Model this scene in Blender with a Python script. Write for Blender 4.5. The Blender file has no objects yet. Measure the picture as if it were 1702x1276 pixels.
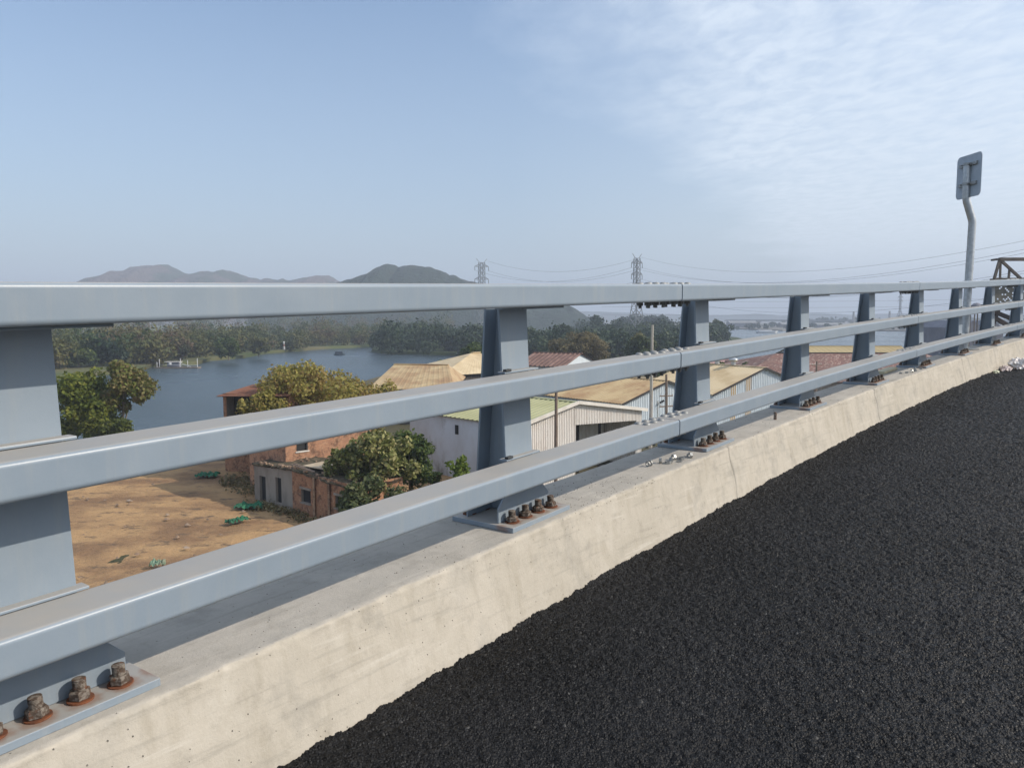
import bpy, bmesh, math, random
import numpy as np
from mathutils import Vector, Matrix, noise
R = math.radians
scene = bpy.context.scene
COL = scene.collection
random.seed(7)
RNG = np.random.default_rng(11)
CZ = 14.6                      # eye height above the plain, metres

# ------------------------------------------------------------------ camera
cam_d = bpy.data.cameras.new('camera')
cam = bpy.data.objects.new('camera', cam_d)
COL.objects.link(cam)
cam.location = (0, 0, CZ)
cam.rotation_euler = (R(90 - 4.92), 0, 0)
cam_d.sensor_fit = 'HORIZONTAL'
cam_d.sensor_width = 36.0
cam_d.lens = 36.0 * 1278.0 / 1702.0
cam_d.clip_start = 0.05
cam_d.clip_end = 12000
scene.camera = cam

# ------------------------------------------------------------------ sky, sun, exposure
SUN_EL, SUN_AZ = 35.5, 98.0    # azimuth clockwise from +Y
scene.view_settings.view_transform = 'Standard'
scene.view_settings.look = 'None'
scene.view_settings.exposure = 0.12
scene.view_settings.gamma = 1.0
world = bpy.data.worlds.new('World')
scene.world = world
world.use_nodes = True
wt = world.node_tree
wt.nodes.clear()
def N(t, kind, **kw):
    n = t.nodes.new(kind)
    for k, v in kw.items():
        if k.startswith('i_'):
            n.inputs[k[2:].replace('_', ' ')].default_value = v
        else:
            setattr(n, k, v)
    return n
def L(t, a, b):
    t.links.new(a, b)
def math_node(t, op, a, b=None, clamp=False):
    n = t.nodes.new('ShaderNodeMath'); n.operation = op; n.use_clamp = clamp
    for i, x in enumerate((a, b)):
        if x is None: continue
        if isinstance(x, (int, float)): n.inputs[i].default_value = x
        else: t.links.new(x, n.inputs[i])
    return n.outputs[0]
def ramp(t, fac, stops, interp='LINEAR'):
    n = t.nodes.new('ShaderNodeValToRGB'); n.color_ramp.interpolation = interp
    e = n.color_ramp.elements
    while len(e) > 1: e.remove(e[-1])
    e[0].position = stops[0][0]; c = stops[0][1]; e[0].color = c if isinstance(c, tuple) else (c, c, c, 1)
    for p, c in stops[1:]:
        x = e.new(p); x.color = c if isinstance(c, tuple) else (c, c, c, 1)
    if fac is not None: t.links.new(fac, n.inputs[0])
    return n.outputs[0]
def mixc(t, fac, a, b, mode='MIX'):
    n = t.nodes.new('ShaderNodeMix'); n.data_type = 'RGBA'; n.blend_type = mode
    for s, x in ((0, fac), (6, a), (7, b)):
        if isinstance(x, (int, float)): n.inputs[s].default_value = x
        elif isinstance(x, tuple): n.inputs[s].default_value = x
        else: t.links.new(x, n.inputs[s])
    return n.outputs[2]
SKY_STRENGTH = 0.15
sky = N(wt, 'ShaderNodeTexSky', sky_type='NISHITA', sun_disc=False, sun_elevation=R(SUN_EL), sun_rotation=R(SUN_AZ),
        altitude=0, air_density=1.0, dust_density=1.7, ozone_density=1.6)
tc = N(wt, 'ShaderNodeTexCoord')
sep = N(wt, 'ShaderNodeSeparateXYZ'); L(wt, tc.outputs['Generated'], sep.inputs[0])
zc = math_node(wt, 'MAXIMUM', sep.outputs[2], 0.04)
px = math_node(wt, 'DIVIDE', sep.outputs[0], zc)
py = math_node(wt, 'DIVIDE', sep.outputs[1], zc)
comb = N(wt, 'ShaderNodeCombineXYZ'); L(wt, px, comb.inputs[0]); L(wt, py, comb.inputs[1])
mp = N(wt, 'ShaderNodeMapping'); mp.inputs['Rotation'].default_value = (0, 0, R(28)); mp.inputs['Scale'].default_value = (1.0, 0.62, 1)
L(wt, comb.outputs[0], mp.inputs[0])
big = N(wt, 'ShaderNodeTexNoise', i_Scale=0.55, i_Detail=6.0, i_Roughness=0.55); L(wt, mp.outputs[0], big.inputs['Vector'])
small = N(wt, 'ShaderNodeTexNoise', i_Scale=7.5, i_Detail=5.0, i_Roughness=0.62, i_Distortion=0.35); L(wt, mp.outputs[0], small.inputs['Vector'])
# the altocumulus sheet lies to the right of the view and overhead
side = math_node(wt, 'ADD', math_node(wt, 'MULTIPLY', px, 0.40), math_node(wt, 'MULTIPLY', py, -0.17))
side = math_node(wt, 'ADD', side, math_node(wt, 'MULTIPLY', big.outputs[0], 1.1))
cover = ramp(wt, side, [(0.0, 0.0), (0.36, 1.0)])
rip = ramp(wt, small.outputs[0], [(0.32, 0.50), (0.62, 1.0)])
fac = math_node(wt, 'MULTIPLY', cover, rip)
fac = math_node(wt, 'MULTIPLY', fac, 0.72)
skyb = mixc(wt, 1.0, sky.outputs[0], (0.90, 1.03, 1.12, 1), 'MULTIPLY')
low = ramp(wt, sep.outputs[2], [(0.0, 0.85), (0.16, 0.50), (0.42, 0.10), (0.6, 0.0)])
right_ = ramp(wt, sep.outputs[0], [(0.0, 0.0), (0.55, 1.0)])
hzc = mixc(wt, right_, (3.35, 3.9, 4.6, 1), (5.5, 5.8, 6.1, 1))
skyh = mixc(wt, low, skyb, hzc)
skyc = mixc(wt, fac, skyh, (5.6, 6.2, 6.9, 1))
bg = N(wt, 'ShaderNodeBackground'); bg.inputs[1].default_value = SKY_STRENGTH
L(wt, skyc, bg.inputs[0])
wo = N(wt, 'ShaderNodeOutputWorld'); L(wt, bg.outputs[0], wo.inputs[0])

sun_d = bpy.data.lights.new('sun', 'SUN')
sun_d.energy = 3.8; sun_d.angle = R(0.55); sun_d.color = (1.0, 0.90, 0.77)
sun = bpy.data.objects.new('sun', sun_d); COL.objects.link(sun)
sd = Vector((math.sin(R(SUN_AZ)) * math.cos(R(SUN_EL)), math.cos(R(SUN_AZ)) * math.cos(R(SUN_EL)), math.sin(R(SUN_EL))))
sun.rotation_euler = sd.to_track_quat('Z', 'Y').to_euler()
sun.location = (30, -10, 60)

# ------------------------------------------------------------------ materials
def new_mat(name):
    m = bpy.data.materials.new(name); m.use_nodes = True
    t = m.node_tree; t.nodes.clear()
    out = t.nodes.new('ShaderNodeOutputMaterial'); p = t.nodes.new('ShaderNodeBsdfPrincipled')
    L(t, p.outputs[0], out.inputs[0])
    return m, t, p, out
def c4(c): return (c[0], c[1], c[2], 1)
def mat(name, c1, c2=None, scale=3.0, rough=0.6, metal=0.0, bump=0.0, bscale=None, contrast=(0.35, 0.65), spec=0.5, stretch=None, c3=None, s3=12.0, t3=(0.55, 0.75)):
    m, t, p, out = new_mat(name)
    co = N(t, 'ShaderNodeNewGeometry').outputs['Position'] if stretch is None else None
    if co is None:
        g = N(t, 'ShaderNodeNewGeometry'); mpn = N(t, 'ShaderNodeMapping'); mpn.inputs['Scale'].default_value = stretch
        L(t, g.outputs['Position'], mpn.inputs[0]); co = mpn.outputs[0]
    p.inputs['Roughness'].default_value = rough; p.inputs['Metallic'].default_value = metal
    p.inputs['Specular IOR Level'].default_value = spec
    col = c4(c1)
    if c2 is not None:
        nz = N(t, 'ShaderNodeTexNoise', i_Scale=scale, i_Detail=8.0, i_Roughness=0.6); L(t, co, nz.inputs['Vector'])
        f = ramp(t, nz.outputs[0], [(contrast[0], 0.0), (contrast[1], 1.0)])
        col = mixc(t, f, c4(c1), c4(c2))
        if c3 is not None:
            n3 = N(t, 'ShaderNodeTexNoise', i_Scale=s3, i_Detail=6.0, i_Roughness=0.65); L(t, co, n3.inputs['Vector'])
            f3 = ramp(t, n3.outputs[0], [(t3[0], 0.0), (t3[1], 1.0)])
            col = mixc(t, f3, col, c4(c3))
        L(t, col, p.inputs['Base Color'])
    else:
        p.inputs['Base Color'].default_value = col
    if bump:
        nb = N(t, 'ShaderNodeTexNoise', i_Scale=bscale or scale * 4, i_Detail=6.0, i_Roughness=0.65); L(t, co, nb.inputs['Vector'])
        b = N(t, 'ShaderNodeBump'); b.inputs['Strength'].default_value = 1.0; b.inputs['Distance'].default_value = bump
        L(t, nb.outputs[0], b.inputs['Height']); L(t, b.outputs[0], p.inputs['Normal'])
    return m

def paint_mat():
    # blue-grey gloss paint with dust lying on upward faces, faint orange peel and scuffs
    m, t, p, out = new_mat('blue_grey_paint')
    g = N(t, 'ShaderNodeNewGeometry')
    sepn = N(t, 'ShaderNodeSeparateXYZ'); L(t, g.outputs['Normal'], sepn.inputs[0])
    n1 = N(t, 'ShaderNodeTexNoise', i_Scale=5.0, i_Detail=8.0, i_Roughness=0.65); L(t, g.outputs['Position'], n1.inputs['Vector'])
    n2 = N(t, 'ShaderNodeTexNoise', i_Scale=160.0, i_Detail=3.0); L(t, g.outputs['Position'], n2.inputs['Vector'])
    base = mixc(t, ramp(t, n1.outputs[0], [(0.3, 0.0), (0.7, 1.0)]), (0.218, 0.268, 0.320, 1), (0.252, 0.300, 0.350, 1))
    dust = math_node(t, 'MULTIPLY', ramp(t, sepn.outputs[2], [(0.75, 0.0), (0.97, 1.0)]), ramp(t, n1.outputs[0], [(0.25, 0.55), (0.7, 0.9)]))
    col = mixc(t, dust, base, (0.40, 0.365, 0.320, 1))
    sp = N(t, 'ShaderNodeTexNoise', i_Scale=42.0, i_Detail=4.0, i_Roughness=0.7); L(t, g.outputs['Position'], sp.inputs['Vector'])
    col = mixc(t, math_node(t, 'MULTIPLY', ramp(t, sp.outputs[0], [(0.70, 0.0), (0.76, 1.0)]), 0.6), col, (0.20, 0.21, 0.21, 1))
    wm = N(t, 'ShaderNodeMapping'); wm.inputs['Scale'].default_value = (26, 26, 2.2); L(t, g.outputs['Position'], wm.inputs[0])
    ws = N(t, 'ShaderNodeTexNoise', i_Scale=1.0, i_Detail=6.0, i_Roughness=0.65); L(t, wm.outputs[0], ws.inputs['Vector'])
    col = mixc(t, math_node(t, 'MULTIPLY', ramp(t, ws.outputs[0], [(0.50, 0.0), (0.72, 1.0)]), 0.30), col, (0.325, 0.335, 0.325, 1))
    L(t, col, p.inputs['Base Color'])
    L(t, math_node(t, 'ADD', math_node(t, 'MULTIPLY', dust, 0.28), math_node(t, 'ADD', 0.34, math_node(t, 'MULTIPLY', n1.outputs[0], 0.1))), p.inputs['Roughness'])
    b = N(t, 'ShaderNodeBump'); b.inputs['Strength'].default_value = 0.25; b.inputs['Distance'].default_value = 0.0006
    L(t, n2.outputs[0], b.inputs['Height']); L(t, b.outputs[0], p.inputs['Normal'])
    return m
PAINT = paint_mat()
def plate_mat():
    m = PAINT.copy(); m.name = 'rust_stained_paint'; t = m.node_tree
    p = next(n for n in t.nodes if n.type == 'BSDF_PRINCIPLED'); src = p.inputs['Base Color'].links[0].from_socket
    tcn = N(t, 'ShaderNodeTexCoord'); sp = N(t, 'ShaderNodeSeparateXYZ'); L(t, tcn.outputs['Object'], sp.inputs[0])
    # distance to the nearest bolt hole: pitch 0.098 along, rows at y 0.058 and 0.305
    fx = math_node(t, 'SUBTRACT', math_node(t, 'MULTIPLY', math_node(t, 'FRACT', math_node(t, 'ADD', math_node(t, 'DIVIDE', math_node(t, 'SUBTRACT', sp.outputs[0], 0.075), 0.098), 0.5)), 0.098), 0.049)
    fy = math_node(t, 'SUBTRACT', sp.outputs[1], 0.054)
    d = math_node(t, 'SQRT', math_node(t, 'ADD', math_node(t, 'MULTIPLY', fx, fx), math_node(t, 'MULTIPLY', fy, fy)))
    nz = N(t, 'ShaderNodeTexNoise', i_Scale=35.0, i_Detail=5.0); L(t, tcn.outputs['Object'], nz.inputs['Vector'])
    d = math_node(t, 'ADD', d, math_node(t, 'MULTIPLY', math_node(t, 'SUBTRACT', nz.outputs[0], 0.5), 0.05))
    L(t, mixc(t, math_node(t, 'MULTIPLY', ramp(t, d, [(0.030, 1.0), (0.052, 0.0)]), 0.65), src, (0.24, 0.13, 0.08, 1)), p.inputs['Base Color'])
    return m
PLATE = plate_mat()

def concrete_mat():
    m, t, p, out = new_mat('kerb_concrete')
    g = N(t, 'ShaderNodeNewGeometry'); P = g.outputs['Position']
    n1 = N(t, 'ShaderNodeTexNoise', i_Scale=1.7, i_Detail=9.0, i_Roughness=0.62); L(t, P, n1.inputs['Vector'])
    n2 = N(t, 'ShaderNodeTexNoise', i_Scale=14.0, i_Detail=8.0, i_Roughness=0.7); L(t, P, n2.inputs['Vector'])
    n3 = N(t, 'ShaderNodeTexNoise', i_Scale=130.0, i_Detail=4.0, i_Roughness=0.7); L(t, P, n3.inputs['Vector'])
    mpn = N(t, 'ShaderNodeMapping'); mpn.inputs['Scale'].default_value = (7, 7, 1.1); L(t, P, mpn.inputs[0])
    drip = N(t, 'ShaderNodeTexNoise', i_Scale=2.2, i_Detail=7.0, i_Roughness=0.6); L(t, mpn.outputs[0], drip.inputs['Vector'])
    sn = N(t, 'ShaderNodeSeparateXYZ'); L(t, g.outputs['Normal'], sn.inputs[0])
    up = ramp(t, sn.outputs[2], [(0.80, 0.0), (0.95, 1.0)])
    face = mixc(t, ramp(t, n1.outputs[0], [(0.33, 0.0), (0.62, 1.0)]), (0.415, 0.375, 0.310, 1), (0.50, 0.455, 0.385, 1))
    face = mixc(t, math_node(t, 'MULTIPLY', ramp(t, drip.outputs[0], [(0.50, 0.0), (0.70, 1.0)]), 0.5), face, (0.33, 0.29, 0.225, 1))
    top = mixc(t, ramp(t, n1.outputs[0], [(0.30, 0.0), (0.66, 1.0)]), (0.36, 0.34, 0.305, 1), (0.47, 0.43, 0.375, 1))
    col = mixc(t, up, face, top)
    stain = ramp(t, n1.outputs[0], [(0.55, 0.0), (0.70, 1.0)])
    col = mixc(t, math_node(t, 'MULTIPLY', stain, 0.55), col, (0.26, 0.245, 0.215, 1))
    col = mixc(t, math_node(t, 'MULTIPLY', ramp(t, n2.outputs[0], [(0.54, 0.0), (0.72, 1.0)]), 0.5), col, (0.29, 0.26, 0.215, 1))
    col = mixc(t, math_node(t, 'MULTIPLY', ramp(t, n3.outputs[0], [(0.35, 0.0), (0.75, 1.0)]), 0.22), col, (0.58, 0.53, 0.45, 1))
    ra = N(t, 'ShaderNodeMapping'); ra.inputs['Rotation'].default_value = (0, 0, R(-51)); L(t, P, ra.inputs[0])
    rb = N(t, 'ShaderNodeMapping'); rb.inputs['Scale'].default_value = (0.9, 16, 16); L(t, ra.outputs[0], rb.inputs[0])
    n5 = N(t, 'ShaderNodeTexNoise', i_Scale=2.0, i_Detail=7.0, i_Roughness=0.65); L(t, rb.outputs[0], n5.inputs['Vector'])
    col = mixc(t, math_node(t, 'MULTIPLY', ramp(t, n5.outputs[0], [(0.55, 0.0), (0.66, 1.0)]), 0.35), col, (0.27, 0.25, 0.215, 1))
    col = mixc(t, math_node(t, 'MULTIPLY', ramp(t, n5.outputs[0], [(0.30, 1.0), (0.40, 0.0)]), 0.45), col, (0.60, 0.56, 0.49, 1))
    n6 = N(t, 'ShaderNodeTexNoise', i_Scale=4.3, i_Detail=9.0, i_Roughness=0.7); L(t, P, n6.inputs['Vector'])
    col = mixc(t, math_node(t, 'MULTIPLY', ramp(t, n6.outputs[0], [(0.53, 0.0), (0.68, 1.0)]), 0.6), col, (0.29, 0.27, 0.235, 1))
    col = mixc(t, math_node(t, 'MULTIPLY', ramp(t, n6.outputs[0], [(0.30, 1.0), (0.44, 0.0)]), 0.5), col, (0.58, 0.54, 0.47, 1))
    vo = N(t, 'ShaderNodeTexVoronoi', i_Scale=34.0); L(t, P, vo.inputs['Vector'])
    mask = N(t, 'ShaderNodeTexNoise', i_Scale=11.0, i_Detail=2.0); L(t, P, mask.inputs['Vector'])
    pore = math_node(t, 'MULTIPLY', ramp(t, vo.outputs['Distance'], [(0.05, 1.0), (0.10, 0.0)]), ramp(t, mask.outputs[0], [(0.40, 0.0), (0.52, 1.0)]))
    col = mixc(t, math_node(t, 'MULTIPLY', pore, 0.8), col, (0.13, 0.12, 0.10, 1))
    L(t, col, p.inputs['Base Color'])
    p.inputs['Roughness'].default_value = 0.88; p.inputs['Specular IOR Level'].default_value = 0.25
    h = math_node(t, 'ADD', math_node(t, 'MULTIPLY', n3.outputs[0], 0.35), math_node(t, 'ADD', math_node(t, 'MULTIPLY', n2.outputs[0], 1.0), math_node(t, 'MULTIPLY', pore, -1.3)))
    b = N(t, 'ShaderNodeBump'); b.inputs['Strength'].default_value = 0.8; b.inputs['Distance'].default_value = 0.004
    L(t, h, b.inputs['Height']); L(t, b.outputs[0], p.inputs['Normal'])
    return m
CONCRETE = concrete_mat()

def asphalt_mat():
    m, t, p, out = new_mat('fresh_asphalt')
    g = N(t, 'ShaderNodeNewGeometry'); P = g.outputs['Position']
    vo = N(t, 'ShaderNodeTexVoronoi', i_Scale=125.0); L(t, P, vo.inputs['Vector'])
    n2 = N(t, 'ShaderNodeTexNoise', i_Scale=1.2, i_Detail=6.0); L(t, P, n2.inputs['Vector'])
    n3 = N(t, 'ShaderNodeTexNoise', i_Scale=240.0, i_Detail=3.0); L(t, P, n3.inputs['Vector'])
    sc = N(t, 'ShaderNodeSeparateColor'); L(t, vo.outputs['Color'], sc.inputs[0])
    col = mixc(t, ramp(t, sc.outputs[0], [(0.0, 0.0), (1.0, 1.0)]), (0.0015, 0.0015, 0.002, 1), (0.008, 0.008, 0.009, 1))
    col = mixc(t, ramp(t, sc.outputs[1], [(0.993, 0.0), (0.998, 1.0)]), col, (0.10, 0.098, 0.095, 1))
    col = mixc(t, math_node(t, 'MULTIPLY', ramp(t, n2.outputs[0], [(0.4, 0.0), (0.7, 1.0)]), 0.45), col, (0.018, 0.018, 0.020, 1))
    L(t, col, p.inputs['Base Color'])
    L(t, ramp(t, sc.outputs[2], [(0.0, 0.40), (1.0, 0.62)]), p.inputs['Roughness']); p.inputs['Specular IOR Level'].default_value = 0.27
    h = math_node(t, 'ADD', math_node(t, 'MULTIPLY', vo.outputs['Distance'], -1.0), math_node(t, 'MULTIPLY', n3.outputs[0], 0.5))
    b = N(t, 'ShaderNodeBump'); b.inputs['Strength'].default_value = 1.0; b.inputs['Distance'].default_value = 0.006
    L(t, h, b.inputs['Height']); L(t, b.outputs[0], p.inputs['Normal'])
    return m
ASPHALT = asphalt_mat()

def water_mat():
    m, t, p, out = new_mat('river_water')
    g = N(t, 'ShaderNodeNewGeometry'); P = g.outputs['Position']
    p.inputs['Base Color'].default_value = (0.050, 0.075, 0.092, 1)
    p.inputs['Roughness'].default_value = 0.12; p.inputs['IOR'].default_value = 1.33
    n1 = N(t, 'ShaderNodeTexNoise', i_Scale=0.9, i_Detail=6.0, i_Roughness=0.6); L(t, P, n1.inputs['Vector'])
    n2 = N(t, 'ShaderNodeTexNoise', i_Scale=0.012, i_Detail=5.0); L(t, P, n2.inputs['Vector'])
    L(t, ramp(t, n2.outputs[0], [(0.4, 0.18), (0.65, 0.30)]), p.inputs['Roughness'])
    b = N(t, 'ShaderNodeBump'); b.inputs['Strength'].default_value = 1.0; b.inputs['Distance'].default_value = 0.42
    L(t, n1.outputs[0], b.inputs['Height']); L(t, b.outputs[0], p.inputs['Normal'])
    return m
WATER = water_mat()

def leaf_mat(name, stops, transl=0.35, clump=0.35, cscale=0.5):
    """leaves: colour varies leaf by leaf and clump by clump"""
    m, t, p, out = new_mat(name)
    g = N(t, 'ShaderNodeNewGeometry')
    nz = N(t, 'ShaderNodeTexNoise', i_Scale=cscale, i_Detail=4.0); L(t, g.outputs['Position'], nz.inputs['Vector'])
    f = math_node(t, 'ADD', math_node(t, 'MULTIPLY', g.outputs['Random Per Island'], 1 - clump),
                  math_node(t, 'MULTIPLY', ramp(t, nz.outputs[0], [(0.3, 0.0), (0.7, 1.0)]), clump))
    n = len(stops)
    col = ramp(t, f, [(i / max(1, n - 1), c4(c)) for i, c in enumerate(stops)])
    L(t, col, p.inputs['Base Color']); p.inputs['Roughness'].default_value = 0.62; p.inputs['Specular IOR Level'].default_value = 0.3
    tr = N(t, 'ShaderNodeBsdfTranslucent'); L(t, col, tr.inputs[0])
    mx = N(t, 'ShaderNodeMixShader'); mx.inputs[0].default_value = transl
    L(t, p.outputs[0], mx.inputs[1]); L(t, tr.outputs[0], mx.inputs[2]); L(t, mx.outputs[0], out.inputs[0])
    return m

def brick_mat(name, c1, c2, mortar, axis='x', stain=0.4):
    m, t, p, out = new_mat(name)
    uvn = N(t, 'ShaderNodeUVMap')
    br = N(t, 'ShaderNodeTexBrick'); br.inputs['Color1'].default_value = c4(c1); br.inputs['Color2'].default_value = c4(c2)
    br.inputs['Mortar'].default_value = c4(mortar); br.inputs['Scale'].default_value = 1.0
    br.inputs['Brick Width'].default_value = 0.25; br.inputs['Row Height'].default_value = 0.075; br.inputs['Mortar Size'].default_value = 0.012
    L(t, uvn.outputs[0], br.inputs['Vector'])
    g = N(t, 'ShaderNodeNewGeometry')
    nz = N(t, 'ShaderNodeTexNoise', i_Scale=1.5, i_Detail=9.0, i_Roughness=0.75); L(t, g.outputs['Position'], nz.inputs['Vector'])
    col = mixc(t, math_node(t, 'MULTIPLY', ramp(t, nz.outputs[0], [(0.48, 0.0), (0.60, 1.0)]), stain), br.outputs[0], (0.09, 0.05, 0.035, 1))
    n2 = N(t, 'ShaderNodeTexNoise', i_Scale=5.5, i_Detail=5.0, i_Roughness=0.7); L(t, g.outputs['Position'], n2.inputs['Vector'])
    col = mixc(t, math_node(t, 'MULTIPLY', ramp(t, n2.outputs[0], [(0.55, 0.0), (0.62, 1.0)]), 0.5), col, (0.55, 0.38, 0.25, 1))
    L(t, col, p.inputs['Base Color']); p.inputs['Roughness'].default_value = 0.9
    b = N(t, 'ShaderNodeBump'); b.inputs['Distance'].default_value = 0.02; L(t, br.outputs['Fac'], b.inputs['Height']); b.invert = True
    L(t, b.outputs[0], p.inputs['Normal'])
    return m

def hill_mat(name, green, bare, rock, thr=0.5, scale=0.012):
    m, t, p, out = new_mat(name)
    g = N(t, 'ShaderNodeNewGeometry'); P = g.outputs['Position']
    n1 = N(t, 'ShaderNodeTexNoise', i_Scale=scale, i_Detail=8.0, i_Roughness=0.6); L(t, P, n1.inputs['Vector'])
    n2 = N(t, 'ShaderNodeTexNoise', i_Scale=0.09, i_Detail=5.0, i_Roughness=0.7); L(t, P, n2.inputs['Vector'])
    a = mixc(t, ramp(t, n2.outputs[0], [(0.35, 0.0), (0.65, 1.0)]), c4(green), c4(tuple(x * 1.9 for x in green)))
    r_ = mixc(t, ramp(t, n2.outputs[0], [(0.35, 0.0), (0.65, 1.0)]), c4(bare), c4(rock))
    L(t, mixc(t, ramp(t, n1.outputs[0], [(thr - 0.05, 0.0), (thr + 0.05, 1.0)]), a, r_), p.inputs['Base Color'])
    p.inputs['Roughness'].default_value = 0.95
    b = N(t, 'ShaderNodeBump'); b.inputs['Distance'].default_value = 8.0; L(t, n2.outputs[0], b.inputs['Height']); L(t, b.outputs[0], p.inputs['Normal'])
    return m

RUST = mat('rusty_steel', (0.085, 0.060, 0.045), (0.23, 0.20, 0.17), 75, 0.85, 0.1, 0.0012, 190, (0.45, 0.58), c3=(0.15, 0.06, 0.03), s3=48, t3=(0.56, 0.66))
RUST_RED = mat('red_rust_washer', (0.22, 0.075, 0.03), (0.12, 0.05, 0.03), 60, 0.9, 0.1, 0.001, 200)
GALV = mat('galvanised_steel', (0.42, 0.44, 0.45), (0.55, 0.57, 0.58), 22, 0.42, 0.75, 0.0004, 120)
GALV_HEAD = mat('dull_bolt_head', (0.36, 0.37, 0.37), (0.27, 0.27, 0.26), 60, 0.6, 0.35)
NUTZ = mat('dark_zinc_nut', (0.13, 0.13, 0.135), (0.22, 0.22, 0.21), 60, 0.5, 0.6)
GALV_DULL = mat('dull_zinc', (0.30, 0.31, 0.31), (0.42, 0.42, 0.40), 90, 0.5, 0.7)
PAINT_SIGN = mat('grey_sign_back', (0.44, 0.49, 0.54), (0.38, 0.43, 0.48), 9, 0.5, 0.1)
DARKBOLT = mat('black_bolt', (0.035, 0.038, 0.042), (0.07, 0.07, 0.07), 60, 0.55, 0.3)
JOINT = mat('dark_joint', (0.03, 0.035, 0.045), None, rough=0.8)
STEEL_BRIDGE = mat('weathered_truss_steel', (0.17, 0.14, 0.115), (0.10, 0.085, 0.08), 1.2, 0.8, 0.0, 0.01, 8)
PYLON = mat('pylon_zinc', (0.20, 0.21, 0.22), None, rough=0.6, metal=0.3)
WIRE = mat('wire_aluminium', (0.10, 0.10, 0.11), None, rough=0.6)
PLASTIC = mat('crumpled_white_plastic', (0.78, 0.77, 0.75), (0.62, 0.55, 0.52), 12, 0.4)
BOARD = mat('pale_yellow_board', (0.62, 0.55, 0.36), (0.50, 0.44, 0.30), 8, 0.7)
DIRT = mat('sandy_dirt', (0.43, 0.27, 0.135), (0.24, 0.145, 0.08), 0.16, 0.95, 0, 0.16, 2.6, (0.42, 0.60), 0.2, (1, 1.6, 1), (0.15, 0.105, 0.07), 0.55, (0.56, 0.66))  # darkest blotches: dirt patches with tree shade put into the same colour
LAND = mat('scrub_ground', (0.10, 0.085, 0.05), (0.060, 0.060, 0.030), 0.06, 0.95, 0, 0.2, 0.8, (0.4, 0.6), 0.2, None, (0.22, 0.17, 0.10), 0.03, (0.52, 0.62))
BANK = mat('grassy_bank', (0.070, 0.095, 0.030), (0.13, 0.12, 0.06), 0.03, 0.95, 0, 0.2, 0.3, (0.4, 0.6), 0.2)
PENG = mat('dark_wood_floor', (0.045, 0.060, 0.022), (0.10, 0.12, 0.04), 0.03, 0.95, 0, 0.2, 0.3, (0.5, 0.7), 0.2)  # darker green ground colour for the peninsula
FARLAND = mat('far_shore_ground', (0.12, 0.115, 0.10), (0.20, 0.18, 0.15), 0.01, 0.95, 0, 0.2, 0.05, (0.4, 0.6), 0.2)
BARK = mat('tree_bark', (0.12, 0.09, 0.065), (0.20, 0.16, 0.12), 5, 0.9, 0, 0.02, 14)
POLE_C = mat('pale_concrete_pole', (0.46, 0.42, 0.37), (0.36, 0.33, 0.29), 3, 0.85)
POLE_W = mat('wooden_pole', (0.16, 0.115, 0.085), (0.24, 0.18, 0.14), 4, 0.9)
W_WHITE = mat('white_cladding', (0.76, 0.72, 0.67), (0.68, 0.62, 0.56), 0.8, 0.6, 0, 0, None, (0.45, 0.7), 0.4, (3, 3, 0.6), (0.36, 0.26, 0.19), 1.6, (0.63, 0.76))
W_BLUE = mat('bluish_white_cladding', (0.60, 0.66, 0.70), (0.50, 0.55, 0.58), 0.9, 0.6, 0, 0, None, (0.45, 0.7), 0.4, (3, 3, 0.5), (0.30, 0.30, 0.29), 1.2, (0.66, 0.8))
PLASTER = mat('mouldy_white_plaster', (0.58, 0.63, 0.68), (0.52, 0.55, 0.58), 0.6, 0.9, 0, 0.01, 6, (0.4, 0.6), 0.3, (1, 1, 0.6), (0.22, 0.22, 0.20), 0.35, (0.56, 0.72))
GPLAST = mat('grey_wall_plaster', (0.30, 0.265, 0.225), (0.22, 0.19, 0.16), 1.0, 0.95, 0, 0.01, 6, (0.4, 0.6), 0.3, (1, 1, 0.4), (0.10, 0.09, 0.07), 0.9, (0.6, 0.72))
ROOF_TAN = mat('tan_roof_sheet', (0.50, 0.375, 0.20), (0.36, 0.225, 0.11), 0.22, 0.62, 0, 0, None, (0.42, 0.60), 0.4, (1, 1, 1), (0.27, 0.145, 0.065), 0.6, (0.56, 0.72))
ROOF_TAN2 = mat('pale_tan_roof_sheet', (0.60, 0.48, 0.30), (0.48, 0.36, 0.20), 0.3, 0.6, 0, 0, None, (0.42, 0.62), 0.4, (1, 1, 1), (0.40, 0.28, 0.15), 0.8, (0.64, 0.78))
ROOF_GREEN = mat('faded_green_roof_sheet', (0.42, 0.41, 0.22), (0.36, 0.35, 0.18), 0.3, 0.62, 0, 0, None, (0.42, 0.62), 0.4)
ROOF_RED = mat('red_brown_roof_sheet', (0.13, 0.065, 0.045), (0.22, 0.13, 0.10), 0.5, 0.62, 0, 0, None, (0.42, 0.62), 0.4)
ROOF_RUST = mat('rusty_shed_roof', (0.19, 0.07, 0.035), (0.13, 0.07, 0.045), 0.5, 0.7, 0, 0, None, (0.42, 0.62), 0.4)
TRIM_W = mat('white_trim', (0.70, 0.66, 0.60), (0.58, 0.54, 0.48), 1.2, 0.6)
TRIM_D = mat('dark_verge', (0.035, 0.03, 0.03), None, rough=0.8)
TAN_STRIP = mat('tan_translucent_strip', (0.38, 0.27, 0.14), (0.31, 0.21, 0.11), 1, 0.6)
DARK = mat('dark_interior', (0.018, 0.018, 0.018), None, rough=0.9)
NET = mat('green_dust_net', (0.015, 0.16, 0.075), (0.02, 0.09, 0.05), 1.5, 0.8, 0, 0.03, 6)
NETPALE = mat('pale_green_net', (0.14, 0.26, 0.18), (0.30, 0.26, 0.19), 1.5, 0.8)
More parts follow.
